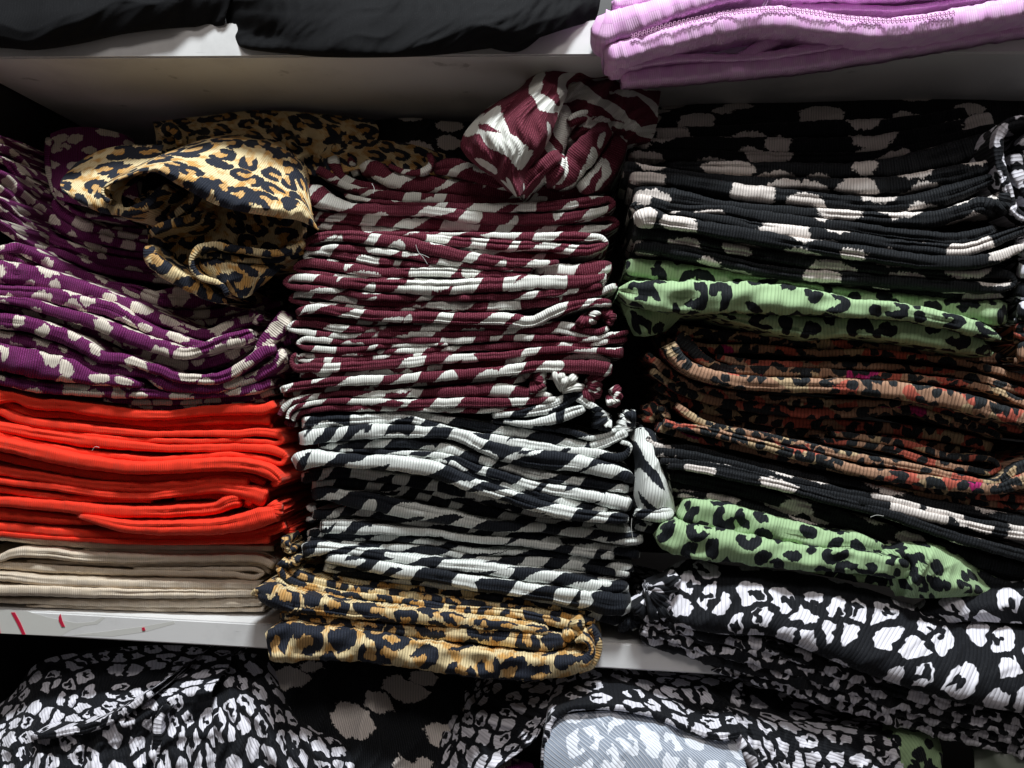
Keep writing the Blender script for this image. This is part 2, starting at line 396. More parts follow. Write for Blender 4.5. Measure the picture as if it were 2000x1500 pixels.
MAT = {}
MAT['bur'] = swoosh('burgundy swoosh knit', (.085, .007, .018), (.74, .75, .70), tint=(.50, .16, .22), amt=.42, fuzz=.0, thr=.62, rib=.0018, line=.30, depth=.0004)
MAT['zeb'] = swoosh('black swoosh knit', (.008, .010, .015), (.74, .77, .74), tint=(.16, .18, .21), amt=.13, fuzz=.0, thr=.36, rib=.0021, depth=.00045)
MAT['pur'] = blobs('purple blot knit', (.105, .008, .064), (.70, .63, .54), .0185, .34, .0014, tint=(.50, .12, .44), amt=.42, fuzz=.0, rib=.0019)
MAT['blk'] = blobs('black blot knit', (.005, .006, .008), (.74, .68, .64), .040, .30, .0016, tint=(.20, .22, .24), amt=.12, fuzz=.0, rib=.0022)
MAT['grn'] = leo_green('green spotted knit')
MAT['tan'] = leo_tan('tan rosette knit')
MAT['tal'] = leo_tan('tan large rosette knit', .0235)
MAT['bws'] = leo_bw('small black and white rosette knit', cell=.0178)
MAT['bwl'] = leo_bw('black and white rosette knit')
MAT['pale'] = leo_bw('inside face of rosette knit', pale=True, cell=.018)
MAT['mul'] = multi('brown coral rosette knit')
MAT['red'] = plain('orange red knit', (.86, .044, .019), rib=.0016, depth=.0003, line=.16, stitch=.2, fuzz=.10, block=(.019, .013), bks=.0, sheencol=(1, .5, .4), sheen=.2)
MAT['bei'] = plain('beige knit', (.64, .54, .42), rib=.0016, depth=.0003, line=.16, stitch=.16, fuzz=.10, block=(.017, .013), bks=.06)
MAT['lil'] = plain('lilac knit', (.74, .41, .72), rib=.0016, depth=.00025, line=.14, stitch=.16, fuzz=.12, block=(.018, .011), bks=.12, sheencol=(1, .8, 1))
MAT['bkp'] = plain('plain black cloth', (.006, .0063, .0075), rib=.0012, depth=.00008, line=.05, stitch=.2, fuzz=.035, sheen=.0, rough=.85)
MAT['seam'] = plain('lilac overlock thread', (.56, .30, .48), rib=.0012, depth=.0001, line=.1, stitch=.1)

def paint(name, col, rough=.45, dirt=.3, scuff=None):
    m = bpy.data.materials.new(name); m.use_nodes = True; t = m.node_tree; b = t.nodes['Principled BSDF']
    tc = t.nodes.new('ShaderNodeTexCoord')
    n = t.nodes.new('ShaderNodeTexNoise'); n.inputs['Scale'].default_value = 9; n.inputs['Detail'].default_value = 8; n.inputs['Roughness'].default_value = .65
    t.links.new(tc.outputs['Object'], n.inputs['Vector'])
    r = t.nodes.new('ShaderNodeMapRange'); r.inputs[1].default_value = .52; r.inputs[2].default_value = .72; t.links.new(n.outputs[0], r.inputs[0])
    mu = t.nodes.new('ShaderNodeMath'); mu.operation = 'MULTIPLY'; mu.inputs[1].default_value = dirt; t.links.new(r.outputs[0], mu.inputs[0])
    mx = t.nodes.new('ShaderNodeMix'); mx.data_type = 'RGBA'; mx.inputs[6].default_value = (*col, 1); mx.inputs[7].default_value = (*[c*.55 for c in col], 1)
    t.links.new(mu.outputs[0], mx.inputs[0]); out = mx.outputs[2]
    # scratches
    mp = t.nodes.new('ShaderNodeMapping'); mp.inputs['Scale'].default_value = (30, 30, 260); mp.inputs['Rotation'].default_value = (0, .35, 0)
    t.links.new(tc.outputs['Object'], mp.inputs[0])
    n2 = t.nodes.new('ShaderNodeTexNoise'); n2.inputs['Scale'].default_value = 1.3; n2.inputs['Detail'].default_value = 4; t.links.new(mp.outputs[0], n2.inputs['Vector'])
    r2 = t.nodes.new('ShaderNodeMapRange'); r2.inputs[1].default_value = .68; r2.inputs[2].default_value = .74; r2.inputs[4].default_value = dirt*1.2; t.links.new(n2.outputs[0], r2.inputs[0])
    m2 = t.nodes.new('ShaderNodeMix'); m2.data_type = 'RGBA'; t.links.new(out, m2.inputs[6]); m2.inputs[7].default_value = (*[c*.4 for c in col], 1); t.links.new(r2.outputs[0], m2.inputs[0])
    t.links.new(m2.outputs[2], b.inputs['Base Color']); b.inputs['Roughness'].default_value = rough
    bp = t.nodes.new('ShaderNodeBump'); bp.inputs['Distance'].default_value = .0002; t.links.new(n.outputs[0], bp.inputs['Height']); t.links.new(bp.outputs[0], b.inputs['Normal'])
    return m
MAT['board'] = paint('grey white laminate', (.68, .68, .68), .45, .55)
MAT['dark'] = paint('black laminate', (.010, .010, .011), .5, .2)
MAT['marker'] = paint('red tape', (.50, .015, .05), .4, .1)
MAT['residue'] = paint('dull tape residue', (.585, .585, .555), .7, .35)
MAT['bag'] = paint('grey green wrapping', (.20, .23, .19), .35, .2)

# ------------------------------------------------------------------ shelving
def box(name, x0, x1, y0, y1, z0, z1, mat, parent, bev=.0012):
    import bmesh
    bm = bmesh.new(); bmesh.ops.create_cube(bm, size=1)
    for v in bm.verts: v.co = Vector((x0+(v.co.x+.5)*(x1-x0), y0+(v.co.y+.5)*(y1-y0), z0+(v.co.z+.5)*(z1-z0)))
    if bev: bmesh.ops.bevel(bm, geom=bm.edges[:], offset=bev, segments=2, affect='EDGES')
    me = bpy.data.meshes.new(name); bm.to_mesh(me); bm.free(); me.materials.append(MAT[mat])
    o = bpy.data.objects.new(name, me); S.collection.objects.link(o); o.parent = parent; return o
shelf = bpy.data.objects.new('shelving_unit', None); S.collection.objects.link(shelf)
tag(shelf, 'pale grey shelving with dark sides and back, holding all the folded clothes', 'shelves')
ZT, ZL = .2573, -.1985
box('shelf_board', -.475, .62, 0, .34, ZT, ZT+.028, 'board', shelf)
box('shelf_board', -.475, .62, 0, .34, ZL-.0200, ZL, 'board', shelf)
box('side_panel', -.497, -.4765, .004, .345, -.75, .75, 'dark', shelf)
box('back_panel', -.497, .62, .346, .358, -.75, .75, 'dark', shelf, 0)
box('bottom_board', -.475, .62, .01, .34, -.47, -.45, 'dark', shelf)
def quad(name, pts, Y, mat, parent, th=.0004):
    P = unproj([p[0] for p in pts], [p[1] for p in pts], Y)
    n = len(P); V = np.vstack([P-[0, th, 0], P+[0, th*.5, 0]])
    f = [list(range(n))[::-1], list(range(n, 2*n))]+[[i, (i+1) % n, n+(i+1) % n, n+i] for i in range(n)]
    UV = np.zeros((2*n, 2)); return build_mesh(name, V, f, UV, MAT[mat], parent, np.zeros(3), False)
quad('tape_scrap', [(22, 1196), (29, 1196), (40, 1216), (50, 1239), (44, 1239), (33, 1216)], -.0002, 'marker', shelf)
quad('tape_scrap', [(118, 1199), (122, 1213), (127, 1224), (121, 1224), (115, 1212), (115, 1205)], -.0002, 'marker', shelf)
quad('tape_scrap', [(277, 1226), (282, 1225), (284, 1231), (279, 1232)], -.0002, 'marker', shelf)
quad('tape_scrap', [(-2, 1215), (1, 1237), (-1, 1237), (-6, 1215)], -.0002, 'marker', shelf)
quad('tape_residue', [(-90, 1188), (50, 1193), (95, 1206), (150, 1217), (185, 1214), (200, 1205), (206, 1206), (190, 1219), (165, 1222), (140, 1230), (128, 1237), (120, 1242), (-90, 1233)], 0, 'residue', shelf, .0001)
quad('tape_residue', [(140, 1240), (200, 1234), (275, 1224), (340, 1213), (342, 1218), (285, 1234), (220, 1243)], 0, 'residue', shelf, .0001)

F = lambda mm, d, **o: ('f', mm, d, o)
PT = lambda rows, **o: ('p', rows, o)
K = lambda x, y, r, mm, **o: ('k', x, y, r, mm, o)

# ------------------------------------------------------------------ left stack: purple blot print, orange red, beige
g = 'purple garments in the left stack'
N = 'folded_garment'
garment(N, 'dark purple garment standing crumpled on top of the left stack behind the leopard one', 'pur', [
 F(75, '96,268,14 92,300,13 97,345,12 112,385,10 145,412,10 200,425,9 260,430,8'),
 PT(['98,262,80 130,252,90 180,250,100 235,262,110 260,275,120', '95,300,72 130,300,75 180,300,80 235,305,90 265,310,100', '100,345,72 130,350,70 180,360,70 230,365,70 270,370,70', '112,390,70 150,400,66 200,410,62 250,415,60 290,420,60'], wr=((7, 60, 10),), nu=90, nv=60)], g)
garment(N, 'purple and cream garment at the very top left, its layers fanned steeply upwards', 'pur', [
 F(96, '30,284,18 60,300,24 85,330,24 110,370,22 150,405,18 200,425,16 270,437,12'),
 F(92, '30,304,16 50,330,20 80,360,20 110,390,20 150,420,22 200,445,18 270,455,18 340,460,14'),
 F(84, '22,326,18 34,348,30 74,376,30 118,412,28 168,442,24 212,455,20 282,468,18 345,474,14')], g)
garment(N, 'purple and cream garment second from the top left, thick curved fold in shadow', 'pur', [
 F(80, '10,352,26 42,384,26 76,410,26 120,442,22 160,460,18 200,468,20 280,482,18 350,492,14 420,500,10'),
 F(84, '0,372,20 36,406,18 70,426,14 120,452,12 180,480,14 225,492,12 300,502,14 400,515,12')], g)
garment(N, 'dark purple garment third from the top left, thin sagging folds in shadow', 'pur', [
 F(76, '0,395,18 40,430,16 80,452,16 102,468,18 140,482,16 190,499,14 280,516,14 370,527,14'),
 F(78, '0,412,18 40,445,16 52,460,14 86,474,12 140,492,10 190,510,14 240,522,14 330,536,12 420,540,12'),
 F(72, '0,440,18 30,462,14 60,480,14 120,495,14 180,520,16 260,537,16 350,551,14 440,556,12')], g)
garment(N, 'purple garment whose rounded left end shows just above the first sunlit purple fold', 'pur', [
 F(52, '16,486,18 32,484,20 58,496,18 90,510,22 130,530,20 170,543,22 210,559,20 280,580,18 340,570,18 400,568,16 460,560,12'),
 F(60, '0,496,20 30,508,16 80,530,14 140,552,14 200,572,12 260,590,12'),
 F(52, '200,556,14 250,562,18 308,585,28 355,588,28 410,585,26 455,572,20 500,560,14'),
 F(56, '290,604,14 350,612,16 420,612,18 480,598,16 530,585,12'),
 F(60, '330,622,12 400,628,18 460,618,18 520,600,14 555,590,10')], g)
garment(N, 'purple and cream garment whose broad rounded fold starts the lit part of the left stack', 'pur', [
 F(14, '5,532,44 70,540,40 120,554,34 165,566,30 220,584,24 298,618,26 336,632,20 383,651,20 420,651,24 444,638,22 485,626,22 514,619,16'),
 F(2, '8,568,22 50,572,24 100,576,28 160,592,30 220,606,28 262,628,20 300,648,18 345,661,20 373,670,16 405,674,12')], g)
garment(N, 'purple garment with long lit fold dipping in the middle, third of the brightly lit ones', 'pur', [
 F(-8, '8,585,14 60,594,20 120,612,22 180,629,26 250,657,28 285,670,28 317,679,28 364,690,24 392,683,22 429,670,26 467,661,30 497,651,22'),
 F(12, '20,603,12 100,624,14 160,641,16 240,670,18 290,695,20 373,713,24 411,707,22 457,690,24 500,668,16')], g)
garment(N, 'purple garment with a small pinched loop in the middle of its lit fold', 'pur', [
 F(-10, '12,628,30 40,630,30 90,645,30 130,659,30 170,679,28 200,698,24 240,702,22 290,717,18 308,722,20 345,737,18 383,741,20 439,735,22 476,715,22 513,688,22 541,678,16'),
 F(-8, '215,712,14 232,708,12 246,714,10 262,728,12'),
 F(-4, '30,664,26 60,668,24 90,677,24 140,697,26 200,721,24 245,724,24 289,732,18 317,748,24 364,756,22 411,758,22 448,751,20 504,733,22 541,706,20 556,684,18')], g)
garment(N, 'lowest purple garment, broad flat cream-blotched face lying on the orange red pile', 'pur', [
 F(-8, '20,701,52 80,713,52 140,725,44 180,738,28 240,745,20 285,755,10'),
 F(-2, '10,744,20 60,754,22 140,761,22 220,765,24 280,768,20 317,772,14 392,772,14 439,769,14 485,762,20 535,744,16'),
 F(8, '200,779,9 260,785,12 327,786,12 430,781,12 500,775,12 538,764,10'),
 F(10, '250,792,5 299,797,8 355,797,9 440,789,8 530,781,8'),
 F(0, '503,694,20 520,668,30 540,645,36 562,612,30', left=False),
 K(535, 690, 26, 2, ang=2.2), K(500, 618, 16, 10, ang=-.6), K(556, 655, 22, 8, ang=1.8)], g)

g = 'orange red garments in the left stack'
garment(N, 'top orange red garment, under the purple ones, its left end folded over itself', 'red', [
 F(2, '-10,775,30 30,777,18 60,787,22 120,792,22 200,803,24 280,811,20 320,811,18 400,803,20 480,799,22 520,798,20 540,786,16', wobble=.7),
 F(8, '26,795,14 60,806,13 140,812,12 220,820,12 290,827,12 380,822,18 460,818,20 530,817,26', wobble=.7),
 F(12, '60,819,8 140,824,8 220,832,10 290,838,12 380,835,12 460,833,12 536,833,12', wobble=.7)], g)
garment(N, 'second orange red garment from the top with a hooked fold at its right end', 'red', [
 F(2, '5,806,14 30,817,16 60,824,16 140,834,16 220,842,14 290,848,12 360,847,12 460,847,14 525,846,16 546,852,13 552,860,10 540,866,9 525,864,9 460,860,10 380,862,10 290,860,10 220,856,10 140,847,10 60,838,10 0,828,10', wobble=.7)], g)
garment(N, 'third orange red garment from the top, deep red shadow groove at its left', 'red', [
 F(0, '5,836,18 80,849,20 160,861,22 260,871,18 340,876,14 420,875,16 500,876,16 540,882,18 556,892,14 554,902,11 520,898,11 460,888,11 380,893,12 300,898,12 220,891,12 120,877,12 40,860,12 0,850,12', wobble=.7)], g)
garment(N, 'orange red garment with the thickest rounded fold, in the middle of the red pile', 'red', [
 F(-8, '20,872,26 100,890,28 180,905,26 260,914,24 340,912,26 440,907,26 500,913,26 530,925,24 543,940,16 530,948,12', wobble=.7),
 F(4, '20,896,14 100,913,16 200,929,16 280,935,14 360,931,14 440,925,14 500,938,12 520,946,10', wobble=.7)], g)
garment(N, 'orange red garment just below the thickest fold, its right end a squared flap', 'red', [
 F(0, '20,923,16 100,935,18 180,947,18 280,952,20 360,948,20 440,938,20 490,942,18', wobble=.7),
 F(-2, '20,943,12 100,951,14 180,963,14 280,970,14 360,961,16 440,955,20 490,964,30 522,975,38', wobble=.7, corner=6),
 F(2, '20,959,12 100,970,12 200,976,10 300,978,8', wobble=.7),
 F(12, '340,972,12 420,968,16 470,976,22 520,992,26', wobble=.7)], g)
garment(N, 'orange red garment with a small rolled curl peeping out near its right end', 'red', [
 F(0, '20,981,20 100,987,22 200,997,24 280,1000,22 360,997,24 425,991,24 455,978,30 475,977,24', wobble=.7),
 F(8, '20,1005,24 100,1013,20 200,1019,14 290,1021,8', wobble=.7),
 F(-2, '478,968,14 488,976,14 480,986,12', wobble=.7, left=False)], g)
garment(N, 'orange red garment with gathered right end, second from the bottom of the red pile', 'red', [
 F(-6, '150,1006,8 180,1014,14 240,1028,22 340,1031,28 420,1029,30 480,1019,36 520,1008,36 545,1003,24', wobble=.7),
 F(6, '20,1031,18 120,1040,16 240,1046,12 360,1048,14 460,1047,14 530,1036,20 560,1024,16', wobble=.7),
 K(536, 1000, 24, -4, ang=.3, pleats=6)], g)
garment(N, 'lowest orange red garment, thin dark folds lying on the beige pile', 'red', [
 F(4, '0,1043,10 120,1052,8 280,1059,10 420,1058,11 530,1053,16', wobble=.7),
 K(556, 1022, 22, 22, ang=-.7, pleats=7)], g)

g = 'beige garments at the foot of the left stack'
T = dict(tilt=.03)
garment(N, 'top beige garment, shaded by the red pile above', 'bei', [
 F(8, '0,1047,16 80,1057,14 160,1063,13 256,1068,11 376,1069,11 472,1070,11 538,1071,12', wobble=.7, **T),
 F(10, '160,1073,6 256,1077,9 376,1079,9 472,1078,9 515,1081,9 530,1090,9 545,1103,9', wobble=.7, **T)], g)
garment(N, 'beige garment with a crossed-over fold at its left end, second from the top', 'bei', [
 F(2, '-20,1094,12 0,1090,14 24,1081,18 80,1080,20 160,1088,19 256,1091,19 360,1092,15 456,1090,15 512,1094,16 538,1107,14', wobble=.7, **T),
 F(8, '50,1097,6 160,1100,7 256,1103,9 376,1102,9 472,1101,9 512,1106,9 530,1120,8', wobble=.7, **T)], g)
garment(N, 'beige garment with a tiny hooked curl at its right end', 'bei', [
 F(6, '256,1110,7 376,1111,8 472,1112,9 505,1114,8 514,1119,7 505,1125,9 456,1122,12 360,1120,12 256,1118,12 160,1114,14 48,1107,16 0,1103,16', wobble=.7, **T),
 F(10, '16,1117,6 160,1124,6 256,1128,6 400,1131,6 500,1133,6', wobble=.7, **T)], g)
garment(N, 'beige garment third from the bottom of the beige pile', 'bei', [
 F(0, '16,1128,16 80,1134,18 160,1138,17 256,1141,17 360,1143,17 472,1145,16 512,1145,15', wobble=.7, **T)], g)
garment(N, 'beige garment second from the bottom of the beige pile', 'bei', [
 F(-2, '10,1153,20 80,1154,20 160,1157,20 256,1159,18 360,1160,17 472,1159,14 514,1159,13', wobble=.7, **T)], g)
garment(N, 'lowest beige garment, lying directly on the pale shelf board', 'bei', [
 F(3, '16,1173,10 96,1175,12 192,1177,14 296,1178,16 376,1178,17 472,1175,19 515,1174,18', wobble=.7, **T),
 F(5, '48,1183,5 192,1187,7 296,1190,8 400,1191,8 520,1190,9', wobble=.7, **T)], g)

# ------------------------------------------------------------------ tan leopard garment flung on top of the left stack
garment('crumpled_garment', 'tan leopard print garment flung crumpled over the top of the left stack', 'tal', [
 PT(['206,366,-2 236,350,-8 300,333,-20 353,357,-26 433,397,-30 533,417,-30 583,424,-24 622,447,-14',
     '204,369,-6 235,353,-14 300,337,-26 353,363,-32 433,403,-36 533,423,-36 583,430,-30 622,450,-18',
     '205,362,-6 240,344,-14 306,324,-26 368,342,-32 445,375,-36 540,398,-36 590,408,-30 619,442,-18',
     '225,346,24 260,328,24 325,302,24 400,302,22 480,322,18 550,348,12 590,378,4 613,428,-6',
     '270,328,50 305,308,46 370,282,44 430,274,42 500,287,40 560,312,34 595,348,24 608,402,6',
     '320,303,84 350,290,80 400,270,78 450,263,76 520,267,74 570,290,70 600,330,60 607,382,40'], wr=((3, 70, 80), (1.5, 40, 20)), twist=.15, name='front_flap'),
 PT(['150,320,60 190,298,60 240,286,60 320,285,60', '122,352,34 170,345,30 215,342,28 300,330,26', '118,366,14 160,378,8 195,388,4 240,378,8', '124,374,10 160,394,6 200,413,4 248,418,8', '130,376,20 165,392,16 200,408,14 248,412,18'], wr=((3, 50, 30),), nv=80, nu=110, twist=-.3, name='side_flap'),
 F(-4, '203,366,7 200,378,7 206,388,9 218,396,10', left=False),
 F(0, '226,414,14 255,413,18 285,400,20 305,380,18 330,362,12'),
 F(10, '262,390,10 280,396,12 275,380,12'),
 PT(['290,372,40 380,372,34 480,400,34 600,432,30', '285,420,44 380,420,40 480,440,36 598,455,26', '290,470,42 390,460,38 490,470,34 596,478,24', '300,520,30 390,520,26 500,520,26 585,505,24', '380,560,20 420,565,18 480,565,20 520,540,24'], wr=((9, 70, 35), (4, 40, 80)), name='rear_panel'),
 F(4, '294,458,16 315,443,18 345,434,18 375,424,14 392,405,12'),
 F(8, '330,430,14 360,405,16 385,385,16 395,365,12'),
 F(-4, '292,478,22 294,502,28 318,524,30 352,544,30 385,562,30 420,580,22 446,588,12', r_max=10),
 F(-14, '596,470,14 575,484,15 545,494,14 500,492,14 450,484,15 412,480,16 386,488,14 375,506,12 378,528,12 395,543,12 420,550,12 438,563,12 444,580,10', r_max=6),
 F(-6, '392,502,10 420,499,11 460,505,11 510,510,11 560,503,12 596,488,12'),
 PT(['388,500,-2 425,505,-4 480,512,-4 560,512,0', '392,520,-6 430,525,-12 480,530,-12 545,528,-4', '410,538,-6 440,545,-14 480,552,-14 525,545,-6', '430,552,-8 452,572,-12 478,582,-12 505,560,-6'], wr=((3, 50, 60),), nu=100, nv=80, name='sleeve')],
 cat='garment')
garment('crumpled_garment', 'tan leopard print garment pushed in shadow to the back above the left stack', 'tan', [
 PT(['300,240,110 400,228,105 500,218,100 600,222,100 730,235,110', '305,262,95 400,250,90 500,245,84 620,252,84 740,262,90', '310,290,80 420,282,70 520,282,66 620,302,66 720,300,70', '330,330,60 440,320,60 540,320,56 620,345,56 700,340,60'], wr=((9, 80, 20), (5, 40, 70)), twist=.5),
 F(70, '312,262,16 330,246,18 345,262,14 352,288,12'),
 PT(['620,290,75 700,275,75 800,283,75 890,310,75', '630,315,60 700,300,60 800,306,60 900,332,60', '640,345,52 720,328,50 800,332,50 920,362,50'], wr=((7, 60, 20),), nu=120, nv=60, twist=.8)], cat='garment')
garment('crumpled_garment', 'black and grey garment almost lost in the dark behind the middle stack', 'blk', [
 PT(['700,240,130 800,232,125 900,240,120 1000,230,120 1100,220,120', '700,275,115 800,265,105 900,275,100 1000,270,100 1100,260,100', '720,320,100 800,310,90 900,320,85 1000,330,90 1100,330,90'], wr=((8, 80, 40),))], cat='garment')

# ------------------------------------------------------------------ middle stack
g = 'burgundy garments in the middle stack'
garment('crumpled_garment', 'burgundy and white garment bunched up on top of the middle stack', 'bur', [
 PT(['1045,165,71.0 1075,150,64.0 1110,140,60.0 1160,138,56.0 1215,145,56.0',
     '1040,150,56.0 1070,130,46.0 1110,122,40.0 1160,128,42.0 1212,150,46.0', '1000,186,32.0 1040,160,26.0 1075,150,24.0 1100,150,30.0 1120,160,40.0',
     '952,214,26.0 1000,190,14.0 1050,180,10.0 1085,184,14.0 1104,190,32.0', '908,262,18.0 950,242,4.0 1010,232,0.0 1060,228,4.0 1090,222,22.0',
     '903,292,16.0 945,288,0.0 1000,280,-6.0 1050,273,-2.0 1076,260,14.0', '935,325,18.0 960,320,4.0 995,315,-2.0 1030,308,0.0 1056,298,14.0',
     '965,345,16.0 980,347,8.0 1000,345,4.0 1020,338,6.0 1038,330,14.0', '992,372,14.0 1004,378,10.0 1013,384,8.0 1020,374,10.0 1026,362,14.0'], wr=((8, 70, 5), (3, 34, 15)), twist=-.2, nv=150, name='sleeve'),
 F(12, '1016,378,14 1028,356,22 1050,334,28 1074,314,28 1094,300,24', r_max=10),
 F(18, '1062,352,20 1082,338,30 1090,322,30 1096,300,16', r_max=9),
 F(30, '1075,362,24 1108,338,46 1140,300,52 1168,268,44 1192,240,30', r_max=12),
 F(34, '1130,372,30 1170,345,40 1200,300,40 1215,262,30', r_max=10),
 PT(['1080,140,60.0 1130,136,56.0 1190,148,56.0 1240,165,56.0 1290,180,62.0', '1090,180,50.0 1140,176,40.0 1190,178,36.0 1240,188,34.0 1286,205,42.0', '1095,225,46.0 1140,220,34.0 1190,220,28.0 1240,232,26.0 1282,240,38.0', '1100,262,50.0 1150,262,38.0 1190,258,34.0 1235,268,34.0 1275,268,42.0', '1110,290,54.0 1150,290,46.0 1195,285,44.0 1230,285,46.0 1260,280,50.0'], wr=((9, 55, 35), (4, 30, 70)), name='rear_panel', twist=.5),
 F(32, '1108,242,18 1135,228,24 1160,226,20 1178,238,16 1166,252,12'),
 F(36, '1105,128,16 1150,134,18 1205,138,16', back=40),
 F(44, '1052,345,40 1068,300,56 1085,250,60 1100,200,50')], g, 'garment')
garment(N, 'top folded burgundy garment, in shadow with upright curled ends at its left', 'bur', [
 F(54, '648,304,18 655,325,22 668,345,18 690,357,16 720,363,14 790,371,12 870,378,10 960,390,12 1060,394,10'),
 F(58, '678,306,14 688,322,16 697,345,14'),
 F(50, '704,336,26 722,328,30 756,346,34 864,363,32 970,373,30 1080,372,28 1195,350,24'),
 F(46, '845,332,20 880,326,34 930,340,32 985,362,22 1030,372,14'),
 F(42, '758,322,8 790,335,11 820,337,12 842,320,12 838,298,12'),
 F(52, '618,330,16 640,342,18 662,356,14 700,370,14 760,375,12 850,377,12')], g)
garment(N, 'burgundy garment with a bulging rounded left end, second folded one from the top', 'bur', [
 F(48, '700,374,14 780,384,20 880,389,20 960,392,16 1040,388,14 1105,382,14 1150,374,16 1192,364,14'),
 F(34, '586,370,20 612,380,40 650,396,28 684,405,20 738,409,20 846,413,20 898,421,24 1006,428,22 1114,423,18 1168,413,15 1192,404,11 1199,397,10 1190,390,11 1168,392,17 1114,398,20 1042,404,18 952,406,18 880,402,12 774,397,8 720,391,8 672,381,8')], g)
garment(N, 'shaded burgundy garment with a white hooked right end', 'bur', [
 F(42, '604,421,18 660,426,20 720,429,22 800,435,22 870,438,22 934,441,22 1042,447,18 1150,447,16 1190,445,13 1206,436,10 1196,427,9 1170,427,9 1132,431,8 1000,435,5'),
 F(44, '610,438,10 648,443,14 720,448,12 828,453,10 930,452,8')], g)
garment(N, 'burgundy garment with diagonal white stripes and a rounded right end', 'bur', [
 F(2, '702,453,4 756,456,8 916,458,8 988,461,14 1060,463,17 1150,463,16 1178,468,12 1184,476,10 1168,483,15 1060,481,18 970,478,20 889,471,18 846,465,14 790,458,8'),
 F(10, '915,490,10 990,499,15 1060,501,14 1130,493,12 1180,488,8')], g)
garment(N, 'burgundy garment whose bold white fold is the highest lit one of the middle stack', 'bur', [
 F(-8, '1092,511,8 1060,514,12 988,511,18 907,501,22 828,483,25 738,468,23 666,461,21 620,465,17 600,473,12 595,481,9 610,486,9 648,484,12 720,489,14 810,501,14 882,514,12 934,521,8 1040,527,8')], g)
garment(N, 'burgundy garment with a short white looped left end, below the highest lit one', 'bur', [
 F(-6, '930,526,6 846,519,8 774,514,13 720,507,18 666,498,17 621,491,14 600,495,10 595,502,8 612,507,8 666,513,8 720,521,7 800,527,5'),
 F(8, '940,520,10 1000,528,12 1070,530,14 1130,524,12')], g)
garment(N, 'burgundy garment with a solid burgundy looped left end above the thick white banded one', 'bur', [
 F(-6, '1060,541,6 1000,538,12 952,536,16 882,532,18 810,531,17 738,532,18 666,522,19 612,514,18 585,517,13 576,524,9 588,530,8 612,533,9 666,540,10 720,544,8 792,547,7 900,549,5'),
 F(6, '1040,536,16 1085,528,26 1120,530,24 1160,524,30 1195,520,20')], g)
garment(N, 'burgundy garment with the thickest fold of its stack and a white hooked left end', 'bur', [
 F(-12, '1185,541,14 1132,550,24 1042,552,27 934,558,28 828,562,28 738,557,24 666,552,21 594,543,16 566,544,12 556,552,9 566,560,10 585,562,13 648,567,13 702,577,14 774,582,13 846,582,11 898,582,11 1006,578,15 1114,568,14 1180,556,12')], g)
garment(N, 'burgundy garment with a pale drooping fold and a white loop at its far left', 'bur', [
 F(-8, '1205,558,12 1168,570,14 1114,582,16 1024,593,19 934,599,18 864,597,16 774,593,13 702,588,15 648,579,15 594,575,14 572,578,10 567,585,8 585,590,8 648,596,8 720,602,8 804,605,6 900,607,4')], g)
garment(N, 'burgundy garment whose thick fold dips then climbs sharply at the right', 'bur', [
 F(-10, '578,613,14 594,606,16 620,602,18 666,609,19 738,617,21 810,619,22 898,622,22 988,623,24 1040,627,22 1062,618,20 1096,604,22 1150,591,17 1195,592,14'),
 F(-2, '578,620,6 630,625,11 720,630,9 810,631,7 900,634,5'),
 K(1150, 626, 21, -8, ang=1.2), K(1188, 618, 17, -4, ang=-.6, pleats=5)], g)
garment(N, 'burgundy garment with narrow folds sagging round a small knot at the right', 'bur', [
 F(-6, '1190,640,10 1168,648,12 1141,645,14 1105,636,16 1060,634,11 970,637,12 882,640,14 810,641,12 720,644,13 648,640,15 594,631,13 570,634,10 563,641,8 575,646,9 594,649,12 666,656,12 738,654,12 810,653,12 900,654,12 970,649,12 1042,645,12 1096,647,12 1130,655,10 1168,659,8 1200,650,8')], g)
garment(N, 'burgundy garment with two thin even folds, its left loop burgundy, mid-height', 'bur', [
 F(-6, '1228,648,9 1186,657,10 1132,663,11 1078,660,12 988,660,12 880,665,12 828,665,12 738,667,12 684,669,11 621,663,13 590,665,10 581,671,8 590,678,9 612,681,12 684,683,11 756,676,8 880,672,6'),
 F(-4, '702,690,8 756,687,10 828,683,12 916,680,10 988,676,14 1060,672,11 1132,674,12 1168,669,12 1225,661,12')], g)
garment(N, 'burgundy garment with a small dark loop nested in the white one at its left', 'bur', [
 F(-4, '800,687,5 740,690,7 684,692,8 612,694,10 590,695,9 582,701,7 592,705,8 621,705,12 684,703,11 756,698,9 810,694,8 900,688,6')], g)
garment(N, 'burgundy garment with an upright white loop hugging the dark one at its left end', 'bur', [
 F(-8, '582,690,8 573,696,9 570,710,9 576,718,14 600,718,17 666,717,18 720,714,17 792,708,18 864,701,18 916,699,17 988,694,14 1042,686,14 1096,683,14 1168,685,12 1218,690,22'),
 F(0, '585,733,12 684,732,11 756,726,12 846,719,12 898,716,11 970,710,13 1042,699,13 1114,698,11 1168,698,11 1192,707,10')], g)
garment(N, 'burgundy garment with a broad arched fold ending in a blunt burgundy right end', 'bur', [
 F(-12, '548,763,14 576,755,16 630,748,17 702,743,19 774,741,18 846,735,20 898,732,20 970,726,20 1042,717,22 1114,716,25 1168,719,29 1196,722,24'),
 F(-2, '553,772,8 612,766,12 684,757,14 738,757,12 810,751,9 916,744,9 970,739,9 1060,735,11 1095,739,10'),
 F(20, '556,722,10 548,732,9 560,738,8'), F(22, '556,744,10 548,752,9 562,758,8')], g)
